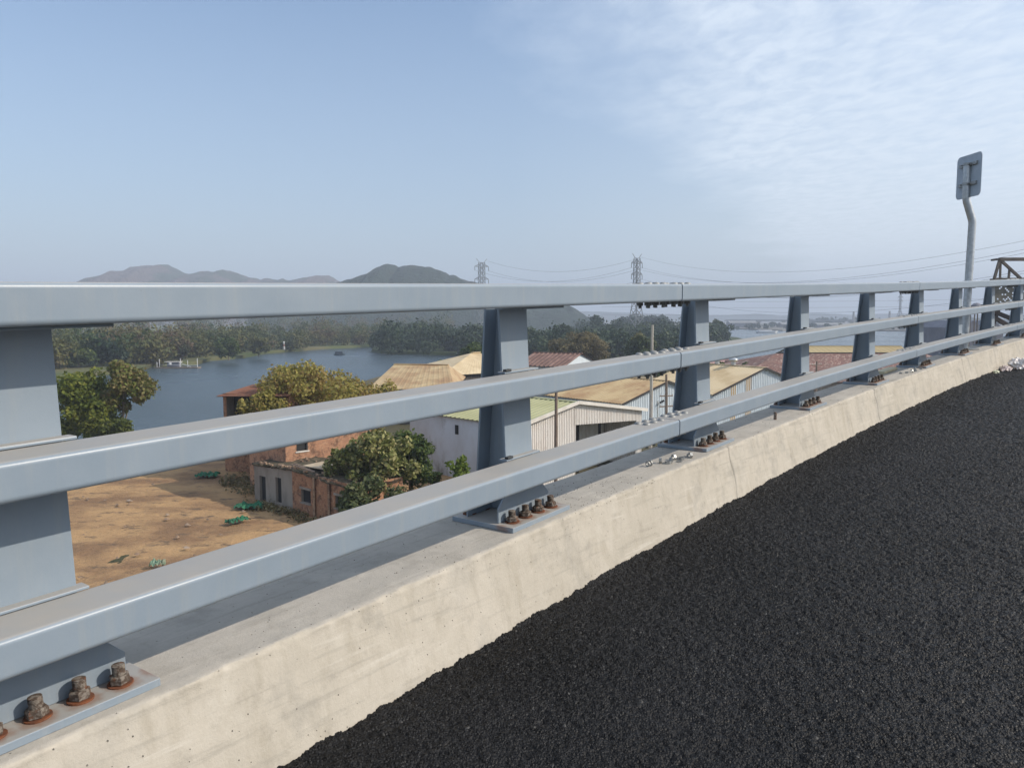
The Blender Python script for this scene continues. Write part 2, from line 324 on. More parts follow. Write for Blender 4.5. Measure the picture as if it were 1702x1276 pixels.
GREYB = mat('grey_factory_wall', (0.22, 0.22, 0.25), (0.16, 0.16, 0.19), 0.4, 0.8)
BRIDGE_C = mat('far_bridge_concrete', (0.25, 0.25, 0.25), (0.20, 0.20, 0.20), 0.05, 0.9)
HULL_W = mat('white_hull', (0.7, 0.7, 0.7), None, rough=0.5)
FADED = mat('faded_white', (0.38, 0.38, 0.37), None, rough=.8)
HULL_D = mat('dark_hull', (0.05, 0.07, 0.09), None, rough=0.6)
HULL_R = mat('red_brown_hull', (0.18, 0.06, 0.04), None, rough=0.6)
WOODP = mat('weathered_planks', (0.22, 0.18, 0.14), (0.12, 0.10, 0.08), 1.0, 0.9)
BRICK_LIT = brick_mat('lit_orange_brick', (0.56, 0.26, 0.13), (0.36, 0.14, 0.07), (0.46, 0.33, 0.23), stain=0.75)  # brighter copy for the sunlit upper block, sunlight put into the colour
BRICK_DIM = brick_mat('dim_brick', (0.48, 0.21, 0.10), (0.36, 0.15, 0.075), (0.34, 0.23, 0.15), stain=0.75)  # darker copy of the brick, the front wall's shade in its colour

def tile_roof_mat():
    m, t, p, out = new_mat('red_clay_tiles')
    uvn = N(t, 'ShaderNodeUVMap')
    vo = N(t, 'ShaderNodeTexVoronoi', i_Scale=2.3); L(t, uvn.outputs[0], vo.inputs['Vector'])
    sc = N(t, 'ShaderNodeSeparateColor'); L(t, vo.outputs['Color'], sc.inputs[0])
    g = N(t, 'ShaderNodeNewGeometry')
    nz = N(t, 'ShaderNodeTexNoise', i_Scale=0.25, i_Detail=5.0); L(t, g.outputs['Position'], nz.inputs['Vector'])
    col = mixc(t, sc.outputs[0], (0.14, 0.065, 0.048, 1), (0.24, 0.12, 0.09, 1))
    col = mixc(t, ramp(t, sc.outputs[1], [(0.80, 0.0), (0.90, 1.0)]), col, (0.40, 0.30, 0.25, 1))
    col = mixc(t, math_node(t, 'MULTIPLY', ramp(t, nz.outputs[0], [(0.45, 0.0), (0.65, 1.0)]), 0.5), col, (0.11, 0.07, 0.055, 1))
    L(t, col, p.inputs['Base Color']); p.inputs['Roughness'].default_value = 0.85
    return m
TILES = tile_roof_mat()

# ------------------------------------------------------------------ mesh helpers
class MB:
    def __init__(self):
        self.v = []; self.f = []; self.m = []; self.uv = []
    def add(self, vs, fs, mi=0, uvs=None):
        o = len(self.v); self.v += [tuple(x) for x in vs]
        for i, f in enumerate(fs):
            self.f.append(tuple(o + j for j in f)); self.m.append(mi)
            self.uv.append(uvs[i] if uvs else None)
    def hexa(self, p, mi=0):          # 8 corners: bottom ccw 0-3, top ccw 4-7
        self.add(p, [(3, 2, 1, 0), (4, 5, 6, 7), (0, 1, 5, 4), (1, 2, 6, 5), (2, 3, 7, 6), (3, 0, 4, 7)], mi)
    def box(self, x0, x1, y0, y1, z0, z1, mi=0):
        self.hexa([(x0, y0, z0), (x1, y0, z0), (x1, y1, z0), (x0, y1, z0), (x0, y0, z1), (x1, y0, z1), (x1, y1, z1), (x0, y1, z1)], mi)
    def beam(self, a, b, w, h=None, mi=0, up=(0, 0, 1)):
        a = Vector(a); b = Vector(b); h = h or w
        d = (b - a).normalized(); u = Vector(up)
        if abs(d.dot(u)) > 0.98: u = Vector((1, 0, 0))
        s = d.cross(u).normalized(); u = s.cross(d).normalized()
        s *= w / 2; u *= h / 2
        self.hexa([a - s - u, a + s - u, b + s - u, b - s - u, a - s + u, a + s + u, b + s + u, b - s + u], mi)
    def tube(self, pts, rad, seg=10, mi=0, caps=True):
        pts = [Vector(p) for p in pts]; rs = rad if isinstance(rad, (list, tuple)) else [rad] * len(pts)
        o = len(self.v)
        for i, p in enumerate(pts):
            d = (pts[min(i + 1, len(pts) - 1)] - pts[max(i - 1, 0)]).normalized()
            u = Vector((0, 0, 1)) if abs(d.z) < 0.95 else Vector((0, 1, 0))
            s = d.cross(u).normalized(); u = s.cross(d)
            for k in range(seg):
                a = 2 * math.pi * k / seg
                self.v.append(tuple(p + (s * math.cos(a) + u * math.sin(a)) * rs[i]))
        for i in range(len(pts) - 1):
            for k in range(seg):
                k2 = (k + 1) % seg
                self.f.append((o + i * seg + k, o + i * seg + k2, o + (i + 1) * seg + k2, o + (i + 1) * seg + k)); self.m.append(mi); self.uv.append(None)
        if caps:
            self.f.append(tuple(o + k for k in reversed(range(seg)))); self.m.append(mi); self.uv.append(None)
            self.f.append(tuple(o + (len(pts) - 1) * seg + k for k in range(seg))); self.m.append(mi); self.uv.append(None)
    def prism(self, prof, z0, z1, mi=0):     # closed profile in xy, extruded
        n = len(prof)
        vs = [(x, y, z0) for x, y in prof] + [(x, y, z1) for x, y in prof]
        self.add(vs, [tuple(reversed(range(n))), tuple(range(n, 2 * n))] + [(i, (i + 1) % n, n + (i + 1) % n, n + i) for i in range(n)], mi)
    def build(self, name, mats, parent=None, org=(0, 0, 0), smooth=False, bevel=0):
        me = bpy.data.meshes.new(name)
        o3 = Vector(org)
        me.from_pydata([tuple(Vector(v) - o3) for v in self.v], [], self.f)
        if not isinstance(mats, (list, tuple)): mats = [mats]
        for m in mats: me.materials.append(m)
        me.polygons.foreach_set('material_index', self.m)
        if any(u is not None for u in self.uv):
            ul = me.uv_layers.new(name='UVMap')
            for p, u in zip(me.polygons, self.uv):
                if u:
                    for li, c in zip(p.loop_indices, u): ul.data[li].uv = c
        if smooth:
            me.polygons.foreach_set('use_smooth', [True] * len(me.polygons))
            try: me.set_sharp_from_angle(angle=R(38))
            except Exception: pass
        me.update()
        ob = bpy.data.objects.new(name, me); COL.objects.link(ob)
        if parent: ob.parent = parent
        else: ob.location = o3
        if bevel:
            b = ob.modifiers.new('bevel', 'BEVEL'); b.width = bevel; b.segments = 2; b.limit_method = 'ANGLE'
        return ob
def tag(o, label=None, cat=None, group=None, kind=None):
    if label: o['label'] = label
    if cat: o['category'] = cat
    if group: o['group'] = group
    if kind: o['kind'] = kind
    return o
def empty(name, loc, label=None, cat=None, group=None):
    o = bpy.data.objects.new(name, None); COL.objects.link(o); o.location = loc; o.empty_display_size = 0.2
    return tag(o, label, cat, group)
def np_mesh(name, verts, faces, mats, parent=None, smooth=False):
    """verts (n,3), faces (m,k)"""
    me = bpy.data.meshes.new(name)
    nf, k = faces.shape
    me.vertices.add(len(verts)); me.vertices.foreach_set('co', np.ascontiguousarray(verts, dtype=np.float32).ravel())
    me.loops.add(nf * k); me.loops.foreach_set('vertex_index', np.ascontiguousarray(faces, dtype=np.int32).ravel())
    me.polygons.add(nf); me.polygons.foreach_set('loop_start', np.arange(0, nf * k, k, dtype=np.int32))
    try: me.polygons.foreach_set('loop_total', np.full(nf, k, dtype=np.int32))
    except Exception: pass
    if smooth: me.polygons.foreach_set('use_smooth', np.ones(nf, dtype=bool))
    for m in (mats if isinstance(mats, (list, tuple)) else [mats]): me.materials.append(m)
    me.update(calc_edges=True); me.validate()
    ob = bpy.data.objects.new(name, me); COL.objects.link(ob)
    if parent: ob.parent = parent
    return ob
def grid_faces(ni, nj):
    i, j = np.meshgrid(np.arange(ni - 1), np.arange(nj - 1), indexing='ij')
    a = (i * nj + j).ravel()
    return np.stack([a, a + nj, a + nj + 1, a + 1], axis=1)

PIT = R(4.92)
def at(u, v, y):
    """point of the place seen in direction (u, v) of the survey photograph at northing y"""
    dx = (u - 851) / 1278; dv = (638 - v) / 1278
    fy = math.cos(PIT) + dv * math.sin(PIT); fz = -math.sin(PIT) + dv * math.cos(PIT)
    return Vector((dx * y / fy, y, CZ + fz * y / fy))
def gnd(u, v, z=0.0):
    dx = (u - 851) / 1278; dv = (638 - v) / 1278
    fy = math.cos(PIT) + dv * math.sin(PIT); fz = -math.sin(PIT) + dv * math.cos(PIT)
    k = (z - CZ) / fz
    return Vector((dx * k, fy * k, z))

# ------------------------------------------------------------------ the bridge alignment (arc, climbing, gentle sag)
QX, QY, QZ, QT, QK, QG, QV = 0.0042, 3.19393, CZ - 0.91129, 0.645898, 0.009857, 0.033554, 0.000809
def path(s, a, h):
    t = QT + QK * s
    x = QX + (math.cos(QT) - math.cos(t)) / QK
    y = QY + (math.sin(t) - math.sin(QT)) / QK
    z = QZ + QG * s + 0.5 * QV * s * s
    return Vector((x + a * math.cos(t), y - a * math.sin(t), z + h))
def path_np(s, a, h):
    t = QT + QK * s
    x = QX + (math.cos(QT) - np.cos(t)) / QK + a * np.cos(t)
    y = QY + (np.sin(t) - math.sin(QT)) / QK - a * np.sin(t)
    z = QZ + QG * s + 0.5 * QV * s * s + h
    return np.stack([x, y, z], axis=-1)
def frame_at(s, a=0.0, h=0.0):
    o = path(s, a, h)
    t = QT + QK * s; g = QG + QV * s
    T = Vector((math.sin(t), math.cos(t), g)).normalized()
    B = Vector((-math.cos(t), math.sin(t), 0))       # away from the road
    U = T.cross(B).normalized()
    M = Matrix((T, B, U)).transposed().to_4x4(); M.translation = o
    return M

# road surface: coarse sheet plus displaced stone texture where it is seen close
def smooth_noise(ni, nj, cell, rng):
    gi, gj = ni // cell + 3, nj // cell + 3
    g = rng.random((gi, gj))
    x = np.arange(ni) / cell; y = np.arange(nj) / cell
    i = x.astype(int); j = y.astype(int); fx = (x - i)[:, None]; fy = (y - j)[None, :]
    fx = fx * fx * (3 - 2 * fx); fy = fy * fy * (3 - 2 * fy)
    return ((g[i][:, j] * (1 - fx) + g[i + 1][:, j] * fx) * (1 - fy) + (g[i][:, j + 1] * (1 - fx) + g[i + 1][:, j + 1] * fx) * fy)
HR = -0.328
def road_patch(s0, s1, a0, a1, step, amp, rng):
    s = np.arange(s0, s1 + step / 2, step); a = np.arange(a0, a1 + step / 2, step)
    S, A = np.meshgrid(s, a, indexing='ij')
    h = (rng.random(S.shape) - 0.5) * amp * 1.5
    h += (smooth_noise(len(s), len(a), 2, rng) - 0.5) * amp * 1.6
    h += (smooth_noise(len(s), len(a), 7, rng) - 0.5) * amp * 1.2
    h += (smooth_noise(len(s), len(a), 60, rng) - 0.5) * amp * 0.8
    edge = np.clip(1 - (A - a0) / 0.07, 0, 1)
    h += edge * ((smooth_noise(len(s), len(a), 9, rng)) - 0.25) * 0.015 + edge * (smooth_noise(len(s), len(a), 35, rng) - 0.5) * 0.012
    Sj = S + (rng.random(S.shape) - 0.5) * step * 0.7; Aj = A + (rng.random(S.shape) - 0.5) * step * 0.7
    V = path_np(Sj, Aj, HR + h).reshape(-1, 3)
    return V, grid_faces(len(s), len(a))
rv, rf = [], []
off = 0
for args in ((-1.9, 5.2, 0.100, 2.9, 0.0066, 0.0054), (5.2, 14.4, 0.100, 3.3, 0.0105, 0.0066), (14.4, 40.0, 0.10, 12.0, 0.2, 0.004), (-8.0, -1.9, 0.10, 12.0, 0.2, 0.004)):
    V, F = road_patch(*args, RNG); rv.append(V); rf.append(F + off); off += len(V)
for s0, s1, a0 in ((-1.9, 5.2, 2.88), (5.2, 14.4, 3.28)):
    s = np.linspace(s0, s1, 40); a = np.linspace(a0, 12, 40); S, A = np.meshgrid(s, a, indexing='ij')
    rv.append(path_np(S, A, S * 0 + HR - 0.001).reshape(-1, 3)); rf.append(grid_faces(40, 40) + off); off += 1600
road = np_mesh('road', np.concatenate(rv), np.concatenate(rf), ASPHALT)
tag(road, kind='structure', label='dark fresh asphalt carriageway of the bridge')

# bridge deck body under road and kerb
mb = MB(); prof = [(-0.40, -0.34), (-0.40, -0.75), (1.6, -1.25), (2.2, -2.3), (9.8, -2.3), (10.4, -1.25), (12.3, -0.7), (12.3, -0.34)]
ss = [-8 + 2 * i for i in range(25)]
for i, s in enumerate(ss):
    for a, h in prof: mb.v.append(tuple(path(s, a, h)))
n = len(prof)
for i in range(len(ss) - 1):
    for k in range(n):
        mb.f.append((i * n + k, (i + 1) * n + k, (i + 1) * n + (k + 1) % n, i * n + (k + 1) % n)); mb.m.append(0); mb.uv.append(None)
for s in (-6, 14, 34):
    for a in (4, 8):
        p = path(s, a, -2.3); mb.tube([(p.x, p.y, -0.4), (p.x, p.y, p.z + 0.05)], 0.7, 20)
tag(mb.build('bridge_deck', CONCRETE), kind='structure')

# ------------------------------------------------------------------ concrete kerb
def kerb():
    s = np.unique(np.concatenate([np.arange(-3.0, 6.5, 0.011), np.arange(2.19, 2.28, 0.0035), np.arange(5.68, 5.76, 0.0035), np.arange(9.57, 9.63, 0.006), np.arange(6.5, 15, 0.03), np.arange(15, 40.1, 0.25), np.arange(-8, -3, 0.2)]))
    pr = [(0, -0.36)] + [(0, -0.10), (0, -0.02), (0.006, 0.0)]         # outer face (a measured from the back edge)
    top = [(-0.395 + 0.02 + k * 0.02, 0.0) for k in range(int((0.055 + 0.375) / 0.02 + 1e-6))]
    arc = []
    a0 = top[-1][0]
    for k in range(1, 9):
        f = k / 8 * math.pi / 2
        arc.append((a0 + 0.024 * math.sin(f), -0.020 * (1 - math.cos(f)) * 1.0))
    ax, ah = arc[-1]
    face = [(ax + (0.120 - ax) * k / 22, ah + (-0.330 - ah) * k / 22) for k in range(1, 23)] + [(0.125, -0.38)]
    body = top + arc + face
    nb = len(pr) + len(body)
    V = np.zeros((len(s), nb, 3))
    for i, sv in enumerate(s):
        back = -0.475 + 0.05 * (sv + 1.2) if sv < 1.1 else -0.36
        back = max(min(back, -0.36), -0.50)
        for k in range(nb):
            if k < len(pr):
                a, h = back + pr[k][0], pr[k][1]; d = 0
            else:
                a, h = body[k - len(pr)]
                if k == len(pr): a = (back + 0.02 + a) / 2
                w = max(0.0, 1 - abs(k - len(pr) - len(top) - 4) / 6.0)
                q1 = noise.noise(Vector((sv * 2.3, a * 3, h * 3))) ; q2 = noise.noise(Vector((sv * 17, a * 17, h * 17 + 5))); q3 = noise.noise(Vector((sv * 60, a * 60, h * 60 + 9)))
                q4 = noise.noise(Vector((sv * 6.5, 3.3, a * 2)))
                d = 0.0028 * q1 + 0.0010 * q2 + 0.0005 * q3 + w * (0.007 * q4 + 0.0035 * q2 + 0.002 * q3)
                if k >= len(pr) + len(top):
                    for sj, dep in ((2.235 + 0.012 * math.sin(h * 23), 0.009), (5.72 + 0.01 * math.sin(h * 31), 0.008), (1.28 + 0.02 * math.sin(h * 17), 0.004 if h > -0.12 else 0.0), (9.6, 0.012)):
                        x = abs(sv - sj)
                        if x < 0.011: d -= dep * (1 - x / 0.011)
                    a += d; h += d * w
                    continue_h = h
                else: h += d
            V[i, k] = path(sv, a, h)
    return np_mesh('concrete_kerb', V.reshape(-1, 3), grid_faces(len(s), nb)[:, ::-1], CONCRETE, smooth=True)
kb = kerb()
tag(kb, 'long cream concrete kerb carrying the steel railing beside the asphalt', 'kerb')

# ------------------------------------------------------------------ guardrail
root = empty('guardrail', path(0, -0.1, 0), 'blue-grey steel bridge railing with three box rails on bolted posts', 'railing')
RO = Vector(root.location)
RAILS = ((1.049, 0.953), (0.668, 0.577), (0.286, 0.194))
AF, AB = 0.070, -0.095
def rail_prof(h1, h0, r=0.013, n=5):
    pts = []
    for cx_, ch, a0 in ((AF - r, h1 - r, 90), (AB + r, h1 - r, 180), (AB + r, h0 + r, 270), (AF - r, h0 + r, 0)):
        for k in range(n + 1):
            f = R(a0 - 90 + 90 * k / n + 0)
            pts.append((cx_ + r * math.cos(f), ch + r * math.sin(f)))
    out = []
    N_ = len(pts)
    for i, q in enumerate(pts):      # support edges keep the flats flat under smooth shading
        nx = pts[(i + 1) % N_]; pv = pts[i - 1]
        dn = math.dist(q, nx); dp = math.dist(q, pv)
        if dp > 0.02: out.append((q[0] + (pv[0] - q[0]) / dp * 0.002, q[1] + (pv[1] - q[1]) / dp * 0.002))
        out.append(q)
        if dn > 0.02: out.append((q[0] + (nx[0] - q[0]) / dn * 0.002, q[1] + (nx[1] - q[1]) / dn * 0.002))
    pts = out
    # order: front-top, back-top, back-bottom, front-bottom (counter-clockwise)
    return pts
joints = [-4.31, 1.465, 7.245, 13.0, 18.8]
def rail_piece(s0, s1, h1, h0):
    prof = rail_prof(h1, h0); m = MB(); ns = max(2, int((s1 - s0) / 0.3) + 1); n = len(prof)
    for i in range(ns):
        s = s0 + (s1 - s0) * i / (ns - 1)
        for a, h in prof: m.v.append(tuple(path(s, a, h)))
    for i in range(ns - 1):
        for k in range(n):
            k2 = (k + 1) % n
            m.f.append((i * n + k, i * n + k2, (i + 1) * n + k2, (i + 1) * n + k)); m.m.append(0); m.uv.append(None)
    m.f.append(tuple(range(n))); m.m.append(0); m.uv.append(None)
    m.f.append(tuple((ns - 1) * n + k for k in reversed(range(n)))); m.m.append(0); m.uv.append(None)
    return m
rails = {}
for ri, (h1, h0) in enumerate(RAILS):
    for j in range(len(joints) - 1):
        ob = rail_piece(joints[j] + 0.006, joints[j + 1] - 0.006, h1, h0).build('rail', PAINT, root, RO, smooth=True)
        rails[(ri, j)] = ob
        # inner splice sleeve visible in the gap
        sl = rail_piece(joints[j + 1] - 0.3, joints[j + 1] + 0.3, h1 - 0.008, h0 + 0.008)
        pr = [(AF - 0.008 if a > 0.05 else AB + 0.008, h) for a, h in ()]
        m = MB(); s_ = joints[j + 1]
        c = [path(s_ - 0.05, AB + .007, h0 + .007), path(s_ - 0.05, AF - .007, h0 + .007), path(s_ + 0.05, AF - .007, h0 + .007), path(s_ + 0.05, AB + .007, h0 + .007)]
        m.hexa(c + [x + Vector((0, 0, h1 - h0 - .014)) for x in c])
        m.build('splice_sleeve', JOINT, ob, RO)
# splice bolts
def dome_bolt():
    m = MB(); seg = 14
    prof = [(0.021, 0.0), (0.021, 0.003), (0.017, 0.009), (0.009, 0.0125), (0.0005, 0.013)]
    o = len(m.v)
    for r_, z in prof:
        for k in range(seg):
            a = 2 * math.pi * k / seg; m.v.append((r_ * math.cos(a), r_ * math.sin(a), z))
    for i in range(len(prof) - 1):
        for k in range(seg):
            m.f.append((i * seg + k, i * seg + (k + 1) % seg, (i + 1) * seg + (k + 1) % seg, (i + 1) * seg + k)); m.m.append(0); m.uv.append(None)
    hx = [(0.019 * math.cos(R(60 * k)), 0.019 * math.sin(R(60 * k))) for k in range(6)]
    m.prism(hx, -0.093 - 0.021, -0.093 - 0.002, 1)
    m.prism([(0.019 * math.cos(R(30 * k)), 0.019 * math.sin(R(30 * k))) for k in range(12)], -0.0975, -0.0935, 1)
    m.prism([(0.009 * math.cos(R(45 * k)), 0.009 * math.sin(R(45 * k))) for k in range(8)], -0.128, 0.001, 1)
    return m
bp = dome_bolt().build('splice_bolt', [GALV_HEAD, NUTZ], rails[(0, 0)], (0, 0, 0), smooth=True)
first = True
for ri, (h1, h0) in enumerate(RAILS):
    for j in range(0, 3):
        sj = joints[j + 1]
        for side in (-1, 1):
            for k in range(3):
                for a in (-0.066, -0.014):
                    s = sj + side * (0.070 + 0.085 * k)
                    o = bp if first else bp.copy()
                    if not first: COL.objects.link(o)
                    first = False
                    o.parent = rails[(ri, j if side < 0 else j + 1)]
                    M = frame_at(s, a, h1 - 0.001); M.translation = M.translation - RO
                    M = M @ Matrix.Rotation(random.random() * 1.0, 4, 'Z')
                    o.matrix_basis = M
# posts -------------------------------------------------------
def quadplate(m, pts, th, mi=0):
    """pts: list of (s, a, h) of a flat polygon; thickness along -a (away from road)"""
    n = len(pts)
    vs = [(s, -a, h) for s, a, h in pts] + [(s, -a + th, h) for s, a, h in pts]
    m.add(vs, [tuple(range(n)), tuple(reversed(range(n, 2 * n)))] + [((i + 1) % n, i, n + i, n + (i + 1) % n) for i in range(n)], mi)
SC = 0.2075
def make_post():
    # front flange, rear flange and web in one weldment
    m = MB()
    def fa(h): return -0.105 - 0.027 * h
    ft, fb = 0.949, 0.024
    quadplate(m, [(SC - .1, fa(fb), fb), (SC + .1, fa(fb), fb), (SC + .1, fa(ft), ft), (SC - .1, fa(ft), ft)], 0.012)
    quadplate(m, [(SC - .085, -0.305, fb), (SC + .085, -0.305, fb), (SC + .085, -0.218, ft), (SC - .085, -0.218, ft)], 0.010)
    # web
    y0b, y1b, y0t, y1t = -fa(fb) + .012, 0.305, -fa(ft) + .012, 0.218
    m.hexa([(SC - .006, y0b, fb), (SC + .006, y0b, fb), (SC + .006, y1b, fb), (SC - .006, y1b, fb), (SC - .006, y0t, ft), (SC + .006, y0t, ft), (SC + .006, y1t, ft), (SC - .006, y1t, ft)])
    post = m.build('post', PAINT, root, (0, 0, 0), bevel=0.0015)
    kids = []
    b = MB(); b.box(0.0, 0.446, 0.0, 0.343, 0.0, 0.022)
    kids.append(b.build('base_plate', PLATE, post, bevel=0.0025))
    g = MB()
    quadplate(g, [(0.022, -0.093, 0.023), (0.405, -0.093, 0.023), (0.405, -0.093, 0.085), (0.365, -0.093, 0.125), (SC + .1, -0.093, 0.17), (SC - .1, -0.093, 0.17), (0.062, -0.093, 0.125), (0.022, -0.093, 0.085)], 0.008)
    quadplate(g, [(0.03, -0.275, 0.023), (0.40, -0.275, 0.023), (0.40, -0.275, 0.08), (SC + .1, -0.275, 0.15), (SC - .1, -0.275, 0.15), (0.03, -0.275, 0.08)], 0.008)
    kids.append(g.build('foot_gusset', PAINT, post, bevel=0.0015))
    for h, s1, yf in ((0.947, 0.385, -0.02), (RAILS[1][0] + 0.004, 0.325, 0.082), (RAILS[2][0] + 0.004, 0.325, 0.082)):
        p = MB(); p.box(0.075, s1, yf, 0.132 if h > .9 else 0.124, h - 0.003, h + 0.005)
        kids.append(p.build('bracket_plate', PAINT, post, bevel=0.002))
        if h < .9:
            p = MB(); p.box(0.080, 0.118, yf - .004, yf + .016, h + 0.005, h + 0.016)
            kids.append(p.build('clip', DARKBOLT, post, bevel=0.002))
    for h in (RAILS[1][1], RAILS[2][1]):
        p = MB(); p.box(0.107, 0.307, 0.0, 0.121, h - 0.0085, h - 0.0015)
        kids.append(p.build('bracket_plate', PAINT, post, bevel=0.002))
    # anchor bolt with washer, nut, threaded stud
    bolts = []
    def bolt_mesh(seed):
        rnd = random.Random(seed); q = MB(); seg = 20
        q.prism([(0.033 * math.cos(2 * math.pi * k / seg), 0.033 * math.sin(2 * math.pi * k / seg)) for k in range(seg)], 0.0, 0.005, 1)
        rot = rnd.random() * 60
        o = len(q.v); rings = [(0.0235, 0.0055), (0.027, 0.008), (0.0272, 0.016), (0.027, 0.026), (0.0225, 0.030), (0.016, 0.0305)]
        for r_, z in rings:
            for k in range(6):
                a = R(rot + 60 * k); q.v.append((r_ * math.cos(a), r_ * math.sin(a), z))
        for i in range(len(rings) - 1):
            for k in range(6):
                q.f.append((o + i * 6 + k, o + i * 6 + (k + 1) % 6, o + (i + 1) * 6 + (k + 1) % 6, o + (i + 1) * 6 + k)); q.m.append(0); q.uv.append(None)
        sg = 14; o = len(q.v); zz = [0.028]; rr = [0.0165]
        for i in range(7): zz += [0.030 + i * 0.0042, 0.0321 + i * 0.0042]; rr += [0.0142, 0.0172]
        zz += [zz[-1] + 0.002, zz[-1] + 0.0035]; rr += [0.0165, 0.004]
        for r_, z in zip(rr, zz):
            for k in range(sg):
                a = 2 * math.pi * k / sg; q.v.append((r_ * math.cos(a), r_ * math.sin(a), z))
        for i in range(len(zz) - 1):
            for k in range(sg):
                q.f.append((o + i * sg + k, o + i * sg + (k + 1) % sg, o + (i + 1) * sg + (k + 1) % sg, o + (i + 1) * sg + k)); q.m.append(0); q.uv.append(None)
        q.f.append(tuple(o + (len(zz) - 1) * sg + k for k in range(sg))); q.m.append(0); q.uv.append(None)
        for i, v in enumerate(q.v):
            x, y, z = v; n_ = noise.noise_vector(Vector((x * 70 + seed, y * 70, z * 70))) * 0.0005
            q.v[i] = (x + n_.x, y + n_.y, z + n_.z * (1 if z > .004 else 0))
        return q
    for row, y in ((0, 0.058), (1, 0.305)):
        for k in range(4):
            o = bolt_mesh(row * 4 + k + 1).build('anchor_bolt', [RUST, RUST_RED], post, (0, 0, 0))
            o.scale = (.95, .95, random.uniform(.82, .95))
            o.location = (0.075 + 0.098 * k, y + random.uniform(-.003, .003), 0.0222)
            o.rotation_euler = (random.uniform(-.05, .05), random.uniform(-.05, .05), random.uniform(0, 6))
            kids.append(o)
    return post, kids
post0, kids0 = make_post()
for i in range(-1, 11):
    s = 2.0 * (i - 1) - 0.0
    if i == -1: p, ks = post0, kids0
    else:
        p = post0.copy(); COL.objects.link(p); p.parent = root
        for k in kids0:
            c = k.copy(); COL.objects.link(c); c.parent = p
            if 'anchor_bolt' in k.name: c.rotation_euler = (k.rotation_euler[0], k.rotation_euler[1], random.uniform(0, 6))
    M = frame_at(s); M.translation = M.translation - RO
    p.matrix_basis = M

# ------------------------------------------------------------------ traffic sign beyond the rail
def sign():
    b = path(11.10, -0.26, 0.0)
    t_ = empty('traffic_sign', b, 'grey back of a rounded traffic sign on a cranked galvanised pole', 'sign')
    M = Matrix.Translation(b)
    def w(x, y, z): return Vector((b.x + x, b.y + y, b.z + z))
    k = MB(); m = MB()
    lean = 0.030
    P0 = w(0, 0, 0.0); P1 = w(0.030, 0, 1.95); P2 = w(-0.085, 0, 2.28); P3 = w(-0.085, 0, 2.80)
    m.tube([P0, P0 + (P1 - P0) * .5, P1 - Vector((0, 0, .02)), P1 + (P2 - P1) * .12, P2 - (P2 - P1) * .12, P2 + Vector((0, 0, .03)), P3], 0.055, 18)
    m.build('pole', GALV, t_, b, smooth=True)
    m = MB(); m.box(b.x - .16, b.x + .16, b.y - .13, b.y + .13, b.z + .001, b.z + 0.018); m.build('base_plate', GALV_DULL, t_, b, bevel=.002)
    # plate: rounded rectangle, turned about the vertical
    W, H, r_ = 0.57, 0.64, 0.07; cz = 2.62; yaw = R(-86)
    cx_ = -0.130
    prof = []
    for ox, oz, a0 in ((W / 2 - r_, H / 2 - r_, 0), (-W / 2 + r_, H / 2 - r_, 90), (-W / 2 + r_, -H / 2 + r_, 180), (W / 2 - r_, -H / 2 + r_, 270)):
        for q in range(7): prof.append((ox + r_ * math.cos(R(a0 + 15 * q)), oz + r_ * math.sin(R(a0 + 15 * q))))
    e = Vector((math.cos(yaw), math.sin(yaw), 0)); nrm = Vector((-math.sin(yaw), math.cos(yaw), 0))
    c = w(cx_, 0, cz) + nrm * 0.072
    m = MB(); n = len(prof)
    vs = [tuple(c + e * x + Vector((0, 0, z))) for x, z in prof] + [tuple(c + nrm * 0.004 + e * x + Vector((0, 0, z))) for x, z in prof]
    m.add(vs, [tuple(range(n)), tuple(reversed(range(n, 2 * n)))] + [((i + 1) % n, i, n + i, n + (i + 1) % n) for i in range(n)])
    m.build('sign_plate', PAINT_SIGN, t_, b)
    for dz in (0.17, -0.12):
        m = MB(); c2 = c + Vector((0, 0, dz)) - nrm * 0.016
        m.beam(c2 - e * 0.2, c2 + e * 0.2, 0.028, 0.045)
        pc = w(-0.085, 0, cz + dz)
        m.tube([pc - Vector((0, 0, .02)), pc + Vector((0, 0, .02))], 0.063, 16)
        for sgn in (-1, 1):
            m.tube([c2 + e * .085 * sgn - nrm * .06, c2 + e * .085 * sgn], 0.012, 8)
        m.build('clamp', GALV_DULL, t_, b)
sign()

# ------------------------------------------------------------------ loose fixings and litter on kerb and road
def nut_mesh(r_o=0.019, r_i=0.0105, h=0.016, hexa=True):
    m = MB(); seg = 24
    o = []
    for z in (0, h):
        for rr, hx in ((r_o, hexa), (r_i, False)):
            for k in range(seg):
                a = 2 * math.pi * k / seg
                r_ = rr
                if hx:
                    aa = (a % (math.pi / 3)) - math.pi / 6; r_ = rr * math.cos(math.pi / 6) / math.cos(aa)
                m.v.append((r_ * math.cos(a), r_ * math.sin(a), z))
    for k in range(seg):
        k2 = (k + 1) % seg
        for f in ((k, k2, 2 * seg + k2, 2 * seg + k), (seg + k2, seg + k, 3 * seg + k, 3 * seg + k2), (2 * seg + k, 2 * seg + k2, 3 * seg + k2, 3 * seg + k), (k2, k, seg + k, seg + k2)):
            m.f.append(f); m.m.append(0); m.uv.append(None)
    return m
nutp = nut_mesh().build('loose_nut', GALV_DULL)
washp = nut_mesh(0.018, 0.0095, 0.004, False).build('loose_washer', GALV_DULL)
def put(o, s, a, h, rx=0, rz=0):
    M = frame_at(s, a, h) @ Matrix.Rotation(rz, 4, 'Z') @ Matrix.Rotation(rx, 4, 'X')
    o.matrix_basis = M
